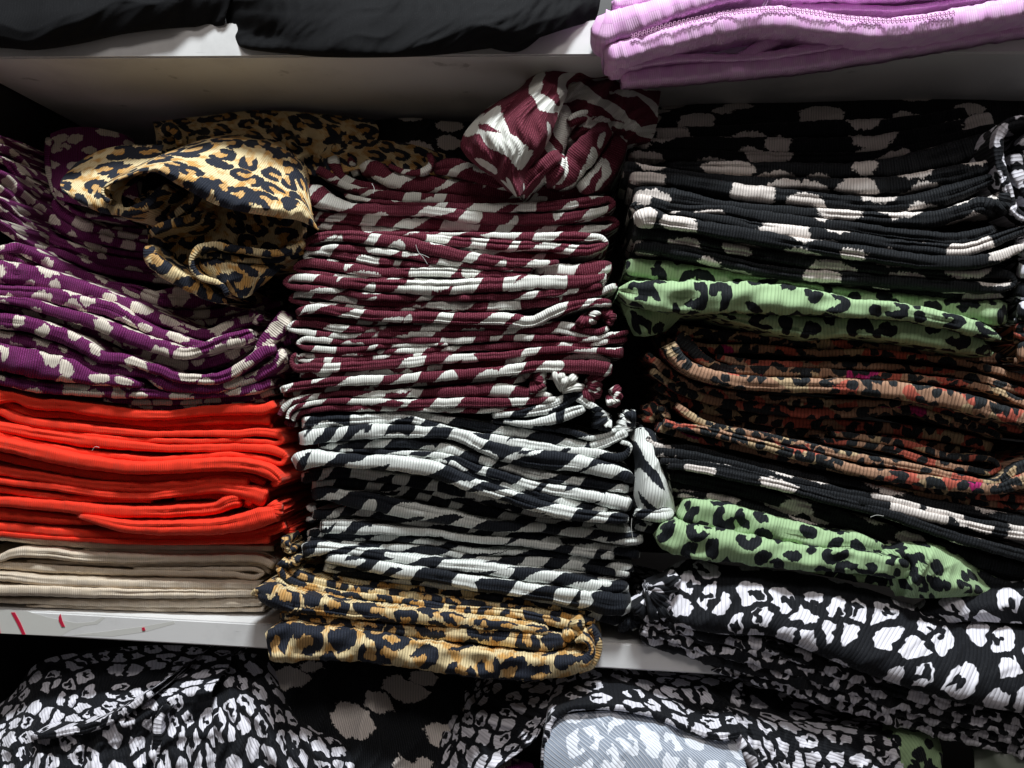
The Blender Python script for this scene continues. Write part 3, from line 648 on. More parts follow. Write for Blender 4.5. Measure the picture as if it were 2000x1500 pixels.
garment(N, 'burgundy garment with gathered knots at its right end, third from the bottom', 'bur', [
 F(-8, '546,812,9 552,800,11 562,789,12 585,779,12 630,773,11 666,768,12 720,770,14 792,768,16 864,766,19 916,764,22 988,762,25 1042,768,16 1080,774,8', left=False),
 F(-4, '925,753,8 990,746,13 1028,739,12'),
 K(1054, 748, 23, -8, ang=.5), K(1106, 747, 28, -12, ang=-1.1, pleats=8), K(1160, 758, 28, -8, ang=.4), K(1200, 776, 20, -4, ang=.5, pleats=4)], g)
garment(N, 'burgundy garment second from the bottom with a long curved-down left end', 'bur', [
 F(-10, '562,817,8 566,804,9 580,795,9 603,789,10 648,784,11 702,784,13 774,788,15 864,787,18 934,786,19 1024,785,15 1090,779,10', left=False)], g)
garment(N, 'lowest burgundy garment, curling down at the left onto the black and white ones', 'bur', [
 F(-8, '570,820,8 576,811,8 590,805,9 630,799,11 702,797,13 774,798,10 846,800,9 916,802,11 988,800,9 1040,798,6', left=False),
 F(18, '540,796,12 552,786,12 566,782,10'),
 F(6, '556,823,9 566,828,10 585,828,10')], g)

g = 'black and white garments in the middle stack'
garment(N, 'top black and white garment with a peaked hump at its right end', 'zeb', [
 F(-8, '960,812,10 1034,805,17 1089,790,28 1126,774,20 1150,790,17 1178,806,12', r_max=8),
 F(-10, '980,823,8 1040,826,12 1089,816,22 1125,803,20 1145,796,12'),
 F(-2, '735,806,6 828,813,14 891,824,16 968,838,18 1043,850,18 1111,866,20 1144,873,20 1190,860,20 1228,843,16'),
 F(-6, '960,822,6 1030,832,8 1080,838,10 1125,846,12 1150,856,10 1178,852,9 1205,838,8'),
 K(1176, 822, 26, -6, ang=2.6, pleats=10), K(1222, 826, 26, 2, ang=-2.6, pleats=12)], g)
garment(N, 'black and white garment with a white rounded left end just under the burgundy stack', 'zeb', [
 F(-6, '589,826,26 666,822,21 738,819,20 792,819,16 846,830,14 900,846,14 979,862,22 1045,873,22 1100,880,16 1166,886,18 1206,894,16 1225,885,12 1231,872,9 1210,861,9', r_max=9)], g)
garment(N, 'black and white garment with the heavy bulging fold crossing the stack from upper left', 'zeb', [
 F(-9, '583,857,30 648,849,28 738,842,28 774,842,26 830,844,22 902,852,24 946,872,28 990,886,34 1034,895,36 1100,901,36 1166,913,30 1210,925,27 1238,938,18', r_max=11),
 F(-6, '621,872,10 684,871,18 738,867,18 810,867,18 882,880,20 913,891,20 968,905,18 1034,924,20 1100,937,18 1166,946,20 1228,956,16')], g)
garment(N, 'black and white garment with two even folds and a white square near its right end', 'zeb', [
 F(-9, '660,878,6 765,884,9 846,888,11 891,898,15 924,913,17 979,930,20 1034,948,20 1100,960,22 1166,972,24 1210,982,28 1234,988,24'),
 F(-8, '774,888,9 846,895,12 891,908,13 924,926,14 990,948,16 1056,968,18 1122,986,18 1188,1000,14')], g)
garment(N, 'black and white garment whose broad overhanging fold shades the dark lower half', 'zeb', [
 F(-15, '574,908,32 594,899,36 648,897,26 702,902,26 774,905,29 846,918,31 891,934,30 913,944,28 968,961,25 1034,983,25 1100,1001,24 1166,1010,22 1228,1014,18', r_max=11)], g)
garment(N, 'shaded black and white garment tucked directly under the broad overhanging fold', 'zeb', [
 F(8, '588,936,22 612,930,22 666,923,22 738,930,20 828,945,22 891,958,20 968,981,16 1034,1001,12 1120,1016,8'),
 F(12, '608,948,18 666,945,20 756,952,15 828,957,15 900,976,14 946,993,14 1012,1012,14 1078,1020,14 1166,1030,14 1232,1038,14')], g)
garment(N, 'shaded black and white garment with a pale round left end and long white stripe', 'zeb', [
 F(2, '608,966,22 640,964,26 666,971,30 720,980,32 783,993,34 846,1005,28 891,1014,26 968,1028,20 1056,1031,18 1166,1046,20 1232,1054,22 1258,1052,18', r_max=11),
 F(12, '740,958,8 783,964,13 837,973,16 900,990,14 960,1004,12 1010,1015,10'),
 K(1262, 1020, 20, 6, ang=1.3)], g)
garment(N, 'black and white garment in deep shade with short curled lobes at its left', 'zeb', [
 F(10, '610,1004,18 634,1006,18 684,998,18 740,1005,16 820,1022,14 900,1032,14 1010,1046,14 1120,1062,18 1200,1075,18 1250,1084,16'),
 F(14, '600,985,8 606,996,10 620,990,10'), F(16, '598,1014,10 612,1016,10 625,1010,8')], g)
garment(N, 'black and white garment with a blocky white left end halfway down the shaded half', 'zeb', [
 F(4, '624,1029,24 684,1030,26 756,1037,16 846,1041,14 900,1051,13 980,1057,14 1060,1065,14 1140,1079,18 1200,1086,18'),
 F(10, '600,1042,14 640,1044,15 684,1048,16 774,1051,13 846,1060,13 940,1078,13 1000,1079,12 1060,1081,12 1120,1092,13 1180,1104,13 1238,1112,12')], g)
garment(N, 'thin black and white garment above the white knobbed one in the shaded half', 'zeb', [
 F(8, '600,1056,18 657,1061,14 738,1071,17 846,1075,15 900,1087,13 970,1097,15 1032,1098,20 1096,1101,20 1160,1111,15 1232,1124,12'),
 F(12, '660,1072,8 800,1088,9 900,1098,9 1000,1112,10 1100,1120,10 1200,1132,10')], g)
garment(N, 'black and white garment with a big white knobbed left end near the stack bottom', 'zeb', [
 F(-4, '590,1076,30 620,1072,26 648,1073,18 700,1079,19 756,1087,18 846,1101,19 920,1107,22 1024,1122,25 1100,1131,25 1180,1148,26 1228,1148,14'),
 F(-8, '634,1090,16 666,1094,20 738,1108,25 792,1117,27 864,1127,25 920,1138,28 1000,1149,29 1080,1161,30 1140,1171,34', r_max=10)], g)
garment(N, 'lowest black and white garment, with a fat striped right end above the leopard pile', 'zeb', [
 F(-6, '1060,1160,14 1110,1166,28 1160,1174,40 1200,1181,46 1234,1178,34', r_max=12),
 F(4, '630,1108,14 702,1122,13 790,1136,12 880,1148,13 960,1160,13 1060,1177,12 1150,1200,16 1235,1214,30'),
 F(-2, '636,1098,8 650,1108,9 672,1112,9 700,1112,8'),
 K(1232, 1212, 24, 2, ang=1.1, pleats=6)], g)
garment('crumpled_garment', 'black and white garment flap hanging down between the middle and right stacks', 'zeb', [
 PT(['1230,846,24 1252,836,12 1272,842,10 1290,864,18', '1236,872,10 1260,880,-4 1280,890,-4 1296,905,10', '1242,910,8 1262,918,-8 1286,926,-8 1306,940,6', '1240,955,6 1264,960,-12 1290,965,-12 1313,975,4', '1238,990,8 1264,996,-8 1290,998,-8 1318,1000,6'], wr=((2, 40, 5),), nu=70, nv=110, twist=-.15, name='hanging_flap'),
 F(-6, '1238,1002,16 1270,1006,24 1300,1006,26 1316,1000,18', r_max=9), F(4, '1240,1024,20 1275,1030,24 1310,1026,16')], cat='garment')

# ------------------------------------------------------------------ leopard pile at the foot of the middle stack
g = 'tan leopard garments at the foot of the middle stack'
garment(N, 'top tan leopard garment at the stack foot, thin folds under the black and white ones', 'tan', [
 F(2, '648,1126,7 700,1136,9 774,1146,11 900,1160,13 980,1171,13 1060,1183,11 1150,1201,10'),
 F(-4, '566,1108,12 578,1122,13 594,1129,14 648,1142,14 702,1152,13 774,1160,13 864,1172,13 940,1181,14 1000,1188,13 1080,1201,14 1165,1216,12'),
 K(563, 1066, 17, -2, ang=-.5, pleats=5), K(562, 1102, 18, -6, ang=1.5, pleats=6)], g)
garment(N, 'tan leopard garment with narrow dark-spotted folds curving up at the left', 'tan', [
 F(-8, '542,1108,13 556,1126,14 576,1139,14 621,1151,15 666,1161,13 738,1167,13 810,1177,13 880,1190,15 960,1194,17 1040,1205,18 1092,1216,20 1130,1226,16'),
 F(-10, '536,1132,13 560,1148,14 594,1158,13 666,1172,12 738,1183,12 828,1190,12 900,1202,11')], g)
garment(N, 'tan leopard garment with a pointed left tip and spotted rounded fold', 'tan', [
 F(-22, '490,1162,8 502,1158,20 520,1161,36 558,1173,42 630,1185,34 702,1195,28 774,1203,26 864,1210,25 920,1218,22 1000,1225,16 1070,1236,12', r_max=12, corner=4)], g)
garment(N, 'tan leopard garment with a broad brightly lit fold above the hanging front panel', 'tan', [
 F(-18, '546,1203,15 612,1209,17 684,1219,17 756,1229,22 846,1236,28 920,1240,30 1000,1248,32 1060,1256,32 1106,1252,24', r_max=11),
 F(-10, '554,1216,10 648,1230,10 740,1243,11 850,1257,12 960,1270,12 1060,1280,12 1120,1284,10'),
 K(1118, 1236, 22, -16, ang=.8, pleats=5)], g)
garment(N, 'lowest tan leopard garment, wide front panel overhanging the shelf edge', 'tal', [
 F(-28, '522,1262,72 560,1256,74 620,1256,66 700,1263,58 800,1277,54 900,1292,54 1000,1302,52 1070,1303,46 1120,1298,36 1146,1288,24 1156,1272,15 1152,1258,12 1138,1250,12 1124,1254,10', r_max=8, corner=8, rough=2.5),
 F(-14, '1130,1312,10 1156,1296,16 1168,1270,16 1166,1244,14 1150,1224,12', left=False)], g)

# ------------------------------------------------------------------ right stack
g = 'black garments with pinkish blots at the top of the right stack'
garment(N, 'topmost black garment with grey-pink blots, lost in shadow under the shelf', 'blk', [
 PT(['1280,205,120 1400,190,125 1500,188,130 1700,178,130 1850,170,130 2110,180,130', '1280,230,85 1400,220,85 1500,215,85 1700,210,85 1850,205,85 2110,215,85', '1270,265,70 1400,262,68 1500,262,66 1700,258,66 1850,245,66 2110,245,66'], wr=((6, 120, 80),)),
 F(66, '1262,262,22 1400,260,28 1600,252,34 1750,248,36 1895,224,30', r_max=12)], g)
garment(N, 'black garment with a large pale blot, second from the top of the right stack', 'blk', [
 F(54, '1240,282,20 1323,281,26 1460,283,30 1590,285,32 1700,282,34 1830,262,36 1940,232,30', r_max=11)], g)
garment(N, 'black garment with a row of pale ribbed blots, third from the top right', 'blk', [
 F(48, '1225,300,18 1319,303,22 1460,307,22 1580,308,20 1713,304,20 1800,290,24 1880,268,24 1945,248,18')], g)
garment(N, 'black garment with a tall ribbed pale blot near its right end', 'blk', [
 F(36, '1300,322,12 1415,328,26 1528,331,28 1692,332,34 1780,322,44 1850,303,46 1935,275,36', r_max=12)], g)
garment(N, 'black garment with pale left lobe whose right half first catches the light', 'blk', [
 F(12, '1218,326,24 1282,334,18 1350,343,16 1426,351,18 1530,357,20 1610,359,22 1672,363,30 1750,360,32 1826,348,34 1918,328,28 1942,320,20', r_max=11)], g)
garment(N, 'black garment with a creased cream patch near its upturned right end', 'blk', [
 F(8, '1230,346,20 1321,352,26 1400,366,28 1450,375,32 1580,388,28 1682,398,28 1775,396,28 1846,381,36 1918,357,26 1950,342,16', r_max=11)], g)
garment(N, 'black garment ending in a twisted black lump at its right', 'blk', [
 F(4, '1236,375,20 1317,385,34 1380,396,20 1450,405,18 1560,414,20 1650,420,20 1750,428,26 1830,426,30 1880,412,30 1920,402,34 1950,412,36', r_max=11),
 K(1950, 400, 28, 0, ang=1.2, pleats=5)], g)
garment(N, 'black garment with a cream square left end and long plain middle', 'blk', [
 F(2, '1236,390,26 1270,395,28 1323,407,20 1415,410,18 1493,424,24 1590,436,22 1651,442,20 1795,461,22 1870,466,24 1920,456,22 1948,444,16')], g)
garment(N, 'black garment with a long cream blot, middle of the lit black folds', 'blk', [
 F(0, '1300,412,8 1395,427,16 1497,447,24 1590,456,24 1651,463,22 1795,484,24 1880,488,26 1930,475,24 1978,456,20')], g)
garment(N, 'black garment with a wide ribbed cream knob at its left end', 'blk', [
 F(-6, '1240,432,30 1264,425,40 1300,432,28 1354,441,26 1456,459,28 1580,480,26 1700,496,28 1795,509,26 1880,513,26 1940,505,24 1985,488,18', r_max=10, corner=7),
 F(0, '1232,412,14 1246,402,20 1262,396,16')], g)
garment(N, 'lowest of the upper black garments, looped white at its right end, on the green one', 'blk', [
 F(2, '1236,450,30 1313,463,24 1374,476,20 1456,491,20 1580,512,22 1700,523,20 1795,533,18 1900,537,18 1960,534,17 1978,541,13 1982,551,11 1960,561,16 1900,560,22 1795,553,22 1700,545,22 1580,537,22 1500,528,20 1436,515,22 1333,492,24 1240,478,20'),
 F(14, '1500,544,5 1730,563,8 1795,573,13 1900,578,14 1965,576,10')], g)

g = 'green leopard print garments'
garment(N, 'upper light green leopard garment between the black and brown piles', 'grn', [
 F(14, '1222,520,30 1300,530,40 1400,544,34 1500,556,28 1600,573,34 1700,585,34 1800,596,38 1900,607,40 1968,612,50', r_max=10),
 F(-12, '1208,568,16 1222,570,36 1272,576,54 1333,580,62 1436,580,58 1538,586,56 1600,592,46 1651,600,38 1754,608,34 1850,627,32 1925,648,24 1955,662,10', r_max=9, corner=6, rough=2),
 F(2, '1390,614,8 1450,622,22 1538,635,42 1600,641,42 1651,637,42 1754,645,44 1856,661,46 1918,680,30 1938,692,12', r_max=12),
 PT(['1212,590,8 1245,600,-2 1290,606,4 1345,600,10', '1222,615,8 1250,620,-4 1290,622,4 1330,618,14', '1232,640,8 1255,645,-2 1285,645,6 1310,636,14', '1240,655,10 1260,655,4 1280,652,8 1300,645,16'], wr=((4, 40, 10),), nu=90, nv=60, name='hanging_flap')], g)

g = 'brown and coral print garments in the right stack'
garment(N, 'dark brown patterned garment in shade right under the upper green one', 'mul', [
 F(36, '1290,640,22 1400,655,22 1550,665,24 1700,682,26 1850,692,26 1985,702,20'),
 F(26, '1300,668,18 1380,680,18 1500,682,17 1590,690,15 1692,688,14 1800,698,14 1900,712,14 1985,735,14'),
 F(20, '1395,696,12 1436,706,16 1559,712,14 1631,713,14 1733,717,14 1836,726,14 1918,740,15 1985,762,15'),
 F(30, '1280,655,14 1310,690,16 1350,705,14')], g)
garment(N, 'brown patterned garment with a beaded thin fold above the brightest brown one', 'mul', [
 F(8, '1325,655,30 1340,672,30 1364,696,24 1395,714,19 1477,724,20 1580,728,19 1651,732,18 1733,736,15 1856,746,14 1959,769,14 1985,782,14', left=False)], g)
garment(N, 'brown and coral garment with the brightest thick fold of the brown pile', 'mul', [
 F(-10, '1306,672,28 1318,694,30 1344,718,27 1374,731,27 1456,747,28 1580,753,28 1692,757,31 1774,766,34 1856,780,35 1939,802,34 1985,814,30', r_max=11, left=False)], g)
garment(N, 'brown garment lying in the shade right below the brightest brown fold', 'mul', [
 F(10, '1262,690,14 1290,716,18 1330,745,18 1400,768,18 1500,779,20 1600,787,20 1700,791,20 1795,793,19 1877,810,19 1985,836,18'),
 F(8, '1270,722,14 1320,756,16 1380,779,18 1500,799,20 1600,808,20 1692,804,20 1795,804,18 1856,822,18 1939,845,16 1957,856,10')], g)
garment(N, 'dark brown garment in the deepest shade in the middle of the brown pile', 'mul', [
 F(20, '1280,750,16 1320,778,18 1380,798,20 1500,821,22 1620,829,22 1750,839,22 1850,852,24 1940,874,20'),
 F(24, '1280,775,16 1320,795,14 1380,815,15 1500,840,17 1620,849,17 1740,859,17 1850,876,17 1945,892,14'),
 K(1276, 806, 22, 24, ang=-2.0, pleats=5)], g)
garment(N, 'brown garment with a looped right end in the lower brown pile', 'mul', [
 F(4, '1600,861,10 1660,866,12 1733,877,14 1836,907,14 1900,918,13 1940,921,11 1952,913,9 1944,901,9 1918,896,12 1856,892,13 1774,868,14 1692,856,13 1620,846,10')], g)
garment(N, 'brown garment whose narrow fold runs above the lowest lit brown fold', 'mul', [
 F(-2, '1320,790,12 1344,810,16 1374,826,14 1426,839,13 1477,849,14 1559,867,15 1610,880,16 1692,897,17 1795,915,15 1877,934,14 1949,941,14 1985,920,28'),
 K(1296, 808, 14, 10, ang=2.6, pleats=4)], g)
garment(N, 'lowest lit brown and coral garment resting on the lower black ones', 'mul', [
 F(-6, '1294,824,14 1323,833,15 1374,841,17 1436,857,19 1518,878,20 1600,898,22 1672,919,21 1774,934,23 1877,949,23 1959,953,22 1985,944,26'),
 F(6, '1282,832,20 1333,851,14 1436,873,13 1540,897,13 1700,930,13 1850,962,13 1985,974,15'),
 F(10, '1700,944,8 1820,970,13 1900,980,14 1985,990,13')], g)

g = 'black garments with white blots in the lower right stack'
garment(N, 'upper of the lower black garments, tapering folds under the brown pile', 'blk', [
 F(2, '1262,852,10 1274,866,12 1350,876,13 1410,892,13 1470,906,13 1550,924,15 1620,937,14 1692,951,16 1795,978,17 1897,998,18 1985,1016,20'),
 F(-4, '1275,882,18 1350,891,19 1430,907,16 1530,933,15 1610,951,13 1651,961,14 1733,975,13 1836,1002,13 1918,1022,14 1985,1034,15'),
 F(12, '1250,830,8 1262,850,8 1285,862,8 1312,862,6')], g)
garment(N, 'lower black garment with two bold white blots side by side mid-fold', 'blk', [
 F(-6, '1285,899,12 1350,905,14 1450,922,15 1570,956,16 1631,969,18 1774,999,19 1877,1024,18 1985,1046,18'),
 F(-8, '1300,910,10 1380,918,16 1430,930,19 1530,950,19 1590,968,19 1651,983,19 1754,1010,20 1836,1040,20 1918,1064,20 1985,1082,22')], g)
garment(N, 'shaded black garment resting above the lower green one', 'blk', [
 F(10, '1285,925,20 1400,946,24 1520,976,26 1640,1011,28 1760,1047,28 1880,1086,28 1985,1112,28'),
 F(14, '1290,945,20 1380,962,22 1500,988,22 1600,1018,24 1720,1054,24 1850,1098,24 1985,1134,24')], g)
garment(N, 'lowest black garment of the right stack, pale end showing above green folds', 'blk', [
 F(8, '1320,965,14 1400,974,20 1500,1002,20 1600,1037,22 1740,1078,22 1880,1118,22 1985,1152,22'),
 F(18, '1500,1022,16 1600,1055,18 1740,1100,22 1880,1142,22 1985,1178,20')], g)

garment(N, 'lower light green leopard garment, crumpled at its right end, on the white leopard one', 'grn', [
 F(-6, '1326,990,40 1345,998,52 1410,1010,56 1490,1030,52 1570,1048,48 1620,1058,42 1672,1062,40 1705,1070,32 1728,1072,22', r_max=9, rough=1.5),
 F(-16, '1284,1034,36 1300,1042,54 1350,1057,66 1430,1068,60 1500,1080,54 1580,1091,48 1640,1094,46 1690,1100,44 1740,1108,42 1790,1112,28', r_max=10, rough=2),
 PT(['1690,1090,6 1730,1066,0 1800,1060,0 1850,1074,4 1900,1098,14', '1710,1098,-4 1750,1082,-16 1810,1080,-20 1860,1100,-14 1910,1118,6', '1730,1120,-6 1770,1110,-18 1820,1110,-24 1870,1128,-18 1920,1138,2', '1740,1145,-6 1780,1140,-18 1830,1142,-24 1880,1148,-18 1935,1152,2', '1748,1162,0 1790,1166,-10 1830,1166,-14 1870,1164,-10 1960,1168,8'], wr=((7, 60, 60), (3, 35, 20)), nu=140, nv=90, name='crumpled_end'),
 F(6, '1560,1108,12 1620,1118,16 1700,1132,18 1760,1142,14'),
 F(10, '1900,1118,20 1950,1142,24 2000,1165,22')], 'green leopard print garments')

# white and black leopard garments, lower right
g = 'white and black leopard garments hanging over the shelf at lower right'
garment('draped_garment', 'large white on black leopard garment draped over the lower right pile', 'bwl', [
 PT(['1282,1130,34 1345,1102,34 1420,1112,34 1560,1126,34 1680,1154,34 1800,1194,34 1900,1204,34 2110,1222,34',
     '1290,1120,20 1345,1096,14 1420,1108,10 1560,1122,8 1680,1150,8 1800,1190,8 1900,1200,8 2110,1215,8',
     '1270,1142,-4 1340,1130,-10 1420,1140,-12 1540,1150,-12 1680,1180,-12 1800,1222,-12 1900,1242,-12 2110,1262,-12',
     '1268,1172,-14 1340,1174,-22 1420,1180,-25 1540,1190,-26 1660,1225,-28 1780,1265,-30 1900,1290,-30 2110,1312,-30',
     '1280,1196,-16 1340,1210,-28 1420,1216,-32 1520,1222,-34 1640,1262,-38 1760,1302,-40 1880,1337,-40 2110,1366,-40',
     '1290,1206,-12 1350,1226,-22 1430,1237,-26 1510,1240,-28 1620,1284,-32 1740,1328,-34 1860,1364,-34 2110,1408,-34',
     '1292,1202,4 1350,1222,0 1430,1232,-4 1510,1236,-6 1620,1278,-8 1740,1322,-8 1860,1358,-8 2110,1402,-8'], wr=((5, 110, 60), (2, 45, 40)), nu=230, nv=130, name='front_panel'),
 K(1292, 1168, 42, -22, ang=.5, pleats=11), K(1268, 1190, 26, -14, ang=1.4, pleats=7)], g, 'garment')
garment('draped_garment', 'lavender tinged white leopard garment bulging at the far right beneath the green one', 'bwl', [
 PT(['1770,1192,36 1830,1166,34 1900,1146,34 2110,1140,34', '1775,1196,16 1830,1160,10 1900,1140,8 2110,1142,8', '1780,1210,2 1840,1188,-8 1900,1178,-10 2110,1182,-10', '1800,1222,4 1860,1214,-4 1920,1212,-6 2110,1226,-6'], wr=((4, 70, 60),), nu=130, nv=70)], g, 'garment')
labs = ['crumpled white on black leopard garment, first layer under the draped one at lower right', 'second pleated leopard layer under the big draped one at lower right',
        'third narrow leopard layer down at lower right, overhanging the shelf', 'lowest leopard layer at lower right, hanging in shade over the gap']
for lb, mm, ds in zip(labs, (-14, -10, -4, 4), (
  ['1252,1200,26 1330,1222,26 1400,1245,26 1500,1262,26 1600,1296,28 1720,1340,26 1850,1376,24 2000,1408,24', '1256,1212,20 1330,1236,20 1400,1258,20 1500,1276,20 1600,1308,22'],
  ['1250,1226,24 1330,1250,24 1400,1271,24 1500,1292,26 1600,1322,26 1720,1363,26 1850,1398,26 2000,1430,26'],
  ['1252,1244,20 1340,1272,24 1420,1293,24 1520,1320,26 1640,1352,28 1760,1387,28 1880,1418,26 2000,1448,24'],
  ['1290,1266,14 1380,1298,22 1480,1324,26 1600,1360,28 1720,1394,30 1850,1430,28 2000,1468,26'])):
    garment(N, lb, 'bws', [F(mm+3*i, d, wobble=2.6, r_max=9) for i, d in enumerate(ds)], g)

# far right neighbour stack, cut by the frame
g = 'garments of the stack cut off by the right edge of the photo'
garment(N, 'black and white garment standing on edge at the far right, its loop arching over', 'bwl', [
 F(-2, '1978,405,18 1968,370,20 1956,330,20 1950,290,20 1956,258,20 1975,240,20 2010,236,20 2060,250,22', left=False),
 F(6, '1985,300,24 1990,340,30 2010,380,30', left=False), K(2010, 300, 40, 10, pleats=6)], g)
for i, (yy, mt, lb) in enumerate(((440, 'bwl', 'black and white garment at the right edge beside the lit black folds'), (482, 'bwl', 'second black and white garment down at the right edge'),
   (524, 'bwl', 'third black and white garment down at the right edge, beside the looped black end'), (566, 'bwl', 'fourth black and white garment down at the right edge'), (606, 'bwl', 'lowest black and white garment at the right edge, beside the green one'),
   (646, 'mul', 'brown patterned garment at the right edge, topmost of the brown ones there'), (684, 'mul', 'brown patterned garment at the right edge, second of the brown ones there'))):
    garment(N, lb, mt, [F(4+4*(i % 2), f'{1984-6*(i%2)},{yy},{36} 2030,{yy+4},40 2100,{yy+8},40', r_max=12), F(8, f'1978,{yy+20},12 2030,{yy+24},14 2100,{yy+28},14')], g)

# ------------------------------------------------------------------ upper shelf
g = 'plain black garments on the upper shelf'
garment('draped_garment', 'plain black garment at the left of the upper shelf, sagging over its edge', 'bkp', [
 PT(['-95,-70,60 0,-70,60 120,-70,60 260,-70,60 470,-70,60', '-95,-40,0 0,-40,0 120,-40,0 260,-40,0 470,-40,0', '-95,30,-16 0,30,-18 120,20,-18 260,10,-14 455,-10,-10', '-95,74,-14 20,82,-14 120,76,-14 250,56,-10 440,38,-4', '-95,86,-6 20,92,-6 70,95,-6 150,84,-4 250,62,-2 350,50,0 436,50,4', '-95,80,14 20,84,14 120,76,14 250,52,14 440,40,18'], wr=((5, 150, 60), (2, 50, 30)), nu=140)], g, 'garment')
garment('draped_garment', 'plain black garment in the middle of the upper shelf, drooping over its edge', 'bkp', [
 PT(['440,-70,70 600,-70,70 800,-70,70 1000,-70,70 1180,-70,70', '436,-30,10 600,-30,-4 800,-30,-4 1000,-30,-2 1180,-30,10', '440,20,2 600,30,-22 800,30,-24 1000,25,-20 1172,0,0', '446,52,2 600,84,-22 760,88,-24 900,78,-20 1010,80,-16 1166,30,0', '452,72,4 480,92,-8 560,102,-12 640,109,-14 760,109,-14 850,105,-12 930,94,-10 962,90,-10 1012,98,-10 1050,64,-6 1110,44,0 1166,42,6', '460,66,18 560,92,10 760,98,8 930,86,8 1012,88,8 1110,36,14 1166,34,18'], wr=((6, 190, 60), (2, 60, 50), (1, 30, 20)), nu=180)], g, 'garment')
g = 'lilac garments on the upper shelf'
garment(N, 'lowest lilac garment overhanging the upper shelf edge at the right', 'lil', [
 F(-12, '1212,154,20 1240,150,26 1325,141,32 1437,131,32 1550,120,34 1700,98,34 1850,76,28 1985,54,26', r_max=10, rough=.35, back=9, notch=0),
 F(-20, '1190,134,16 1215,128,20 1260,121,18 1340,112,15 1440,113,13 1550,101,16 1650,86,12', back=16, notch=0)], g)
garment(N, 'lilac garment with a stitched seam and a bulging lit fold', 'lil', [
 F(-34, '1178,108,34 1200,104,44 1250,90,44 1325,70,44 1400,52,46 1460,40,48 1550,40,50 1640,52,46 1740,57,44 1850,42,44 1985,16,44', r_max=10, rough=.35, back=24, notch=0),
 F(-16, '1405,108,10 1440,112,14 1470,100,22 1500,84,26 1530,72,22', back=24, notch=0),
 F(-18, '1500,110,8 1560,94,12 1640,80,10', back=24, notch=0)], g)
garment(N, 'upper lilac garment folded back over the stitched one, cut by the top of the photo', 'lil', [
 F(-34, '1160,44,36 1176,52,62 1210,48,62 1260,32,52 1330,10,44 1420,-14,40 1500,-30,40', r_max=12, rough=.35, corner=6, back=24, notch=0),
 F(-28, '1195,8,14 1215,6,20 1300,-12,20', r_max=8, rough=.35, back=24, notch=0),
 F(-26, '1500,-14,30 1650,-16,36 1800,-20,30 1985,-34,30', r_max=10, rough=.35, back=24, notch=0),
 F(-22, '1540,12,12 1650,14,14 1760,16,10 1880,0,10 1985,-16,14', back=24, notch=0)], g)
# overlocked seam: a zigzag thread on the lilac garment
def tube(name, pts, rad, mat, parent, base, sides=5):
    P = np.array(pts); n = len(P); T = np.gradient(P, axis=0); T /= np.linalg.norm(T, axis=1)[:, None]+1e-9
    A = np.cross(T, [0, 1, 0.01]); A /= np.linalg.norm(A, axis=1)[:, None]+1e-9; B = np.cross(T, A)
    th = np.linspace(0, 2*math.pi, sides+1)
    V = P[:, None]+rad*(np.cos(th)[None, :, None]*A[:, None]+np.sin(th)[None, :, None]*B[:, None])
    return build_mesh(name, V.reshape(-1, 3), grid_faces(n, sides+1).tolist(), np.zeros((n*(sides+1), 2)), MAT[mat], parent, base)
sm = [o for o in S.objects if o.get('label', '').startswith('lilac garment with a stitched')][0]
A_, s_ = catmull([(1232, 66, 0, 0), (1290, 48, 0, 0), (1370, 29, 0, 0), (1460, 14, 0, 0), (1550, 13, 0, 0), (1640, 26, 0, 0), (1740, 34, 0, 0), (1865, 19, 0, 0)], 2.2)
zz = np.where(np.arange(len(A_)) % 4 < 2, -1, 1)
for k_, off in ((0, 3.6), (1, 7.6)):
    pts = unproj(A_[:, 0], A_[:, 1]+off*1.15+zz*2.6, (-46.2 + np.abs(off-6)*.25)*np.ones(len(A_))/1000)
    tube('overlock_seam', pts, .00035, 'seam', sm, np.array(sm.location))

# ------------------------------------------------------------------ garments heaped on the shelf below
g = 'leopard garments heaped on the shelf below'
garment('crumpled_garment', 'white on black leopard garment heaped at the lower left of the shelf below', 'bws', [
 PT(['-95,1440,70 20,1362,70 70,1300,70 150,1276,75 300,1262,80 450,1268,80', '-95,1470,34 20,1400,30 90,1340,34 170,1316,40 300,1305,46 450,1295,46', '-95,1500,4 20,1440,2 90,1395,10 170,1372,14 280,1350,14 430,1325,18', '-95,1530,-12 40,1480,-16 110,1445,-14 200,1420,-14 300,1385,-14 415,1350,-4', '-95,1570,-22 40,1530,-28 120,1500,-26 220,1490,-26 320,1450,-22 415,1405,-10', '-95,1640,-30 40,1620,-34 120,1610,-34 240,1600,-34 330,1580,-30 430,1540,-16'], wr=((10, 110, 65), (4, 45, 20), (2, 26, 60)), nu=190, nv=150),
 F(-22, '60,1440,10 120,1432,16 190,1416,18 240,1392,16 300,1352,12'),
 F(-22, '300,1500,16 306,1450,18 312,1400,16 330,1375,12')], g, 'garment')
garment('crumpled_garment', 'gathered leopard garment with fine pleats beside the lower left heap', 'bws', [
 PT(['400,1300,70 450,1283,70 520,1288,72 600,1385,70 700,1430,66 745,1500,60', '390,1360,26 440,1350,18 520,1366,14 590,1416,12 680,1458,14 738,1520,20', '380,1430,2 440,1420,-8 520,1430,-10 590,1460,-8 670,1490,-6 730,1545,6', '370,1600,-10 440,1580,-20 520,1560,-22 600,1580,-20 660,1600,-18 720,1640,-6'], wr=((9, 60, -35), (5, 30, -20)), nu=160, nv=120, twist=.5)], g, 'garment')
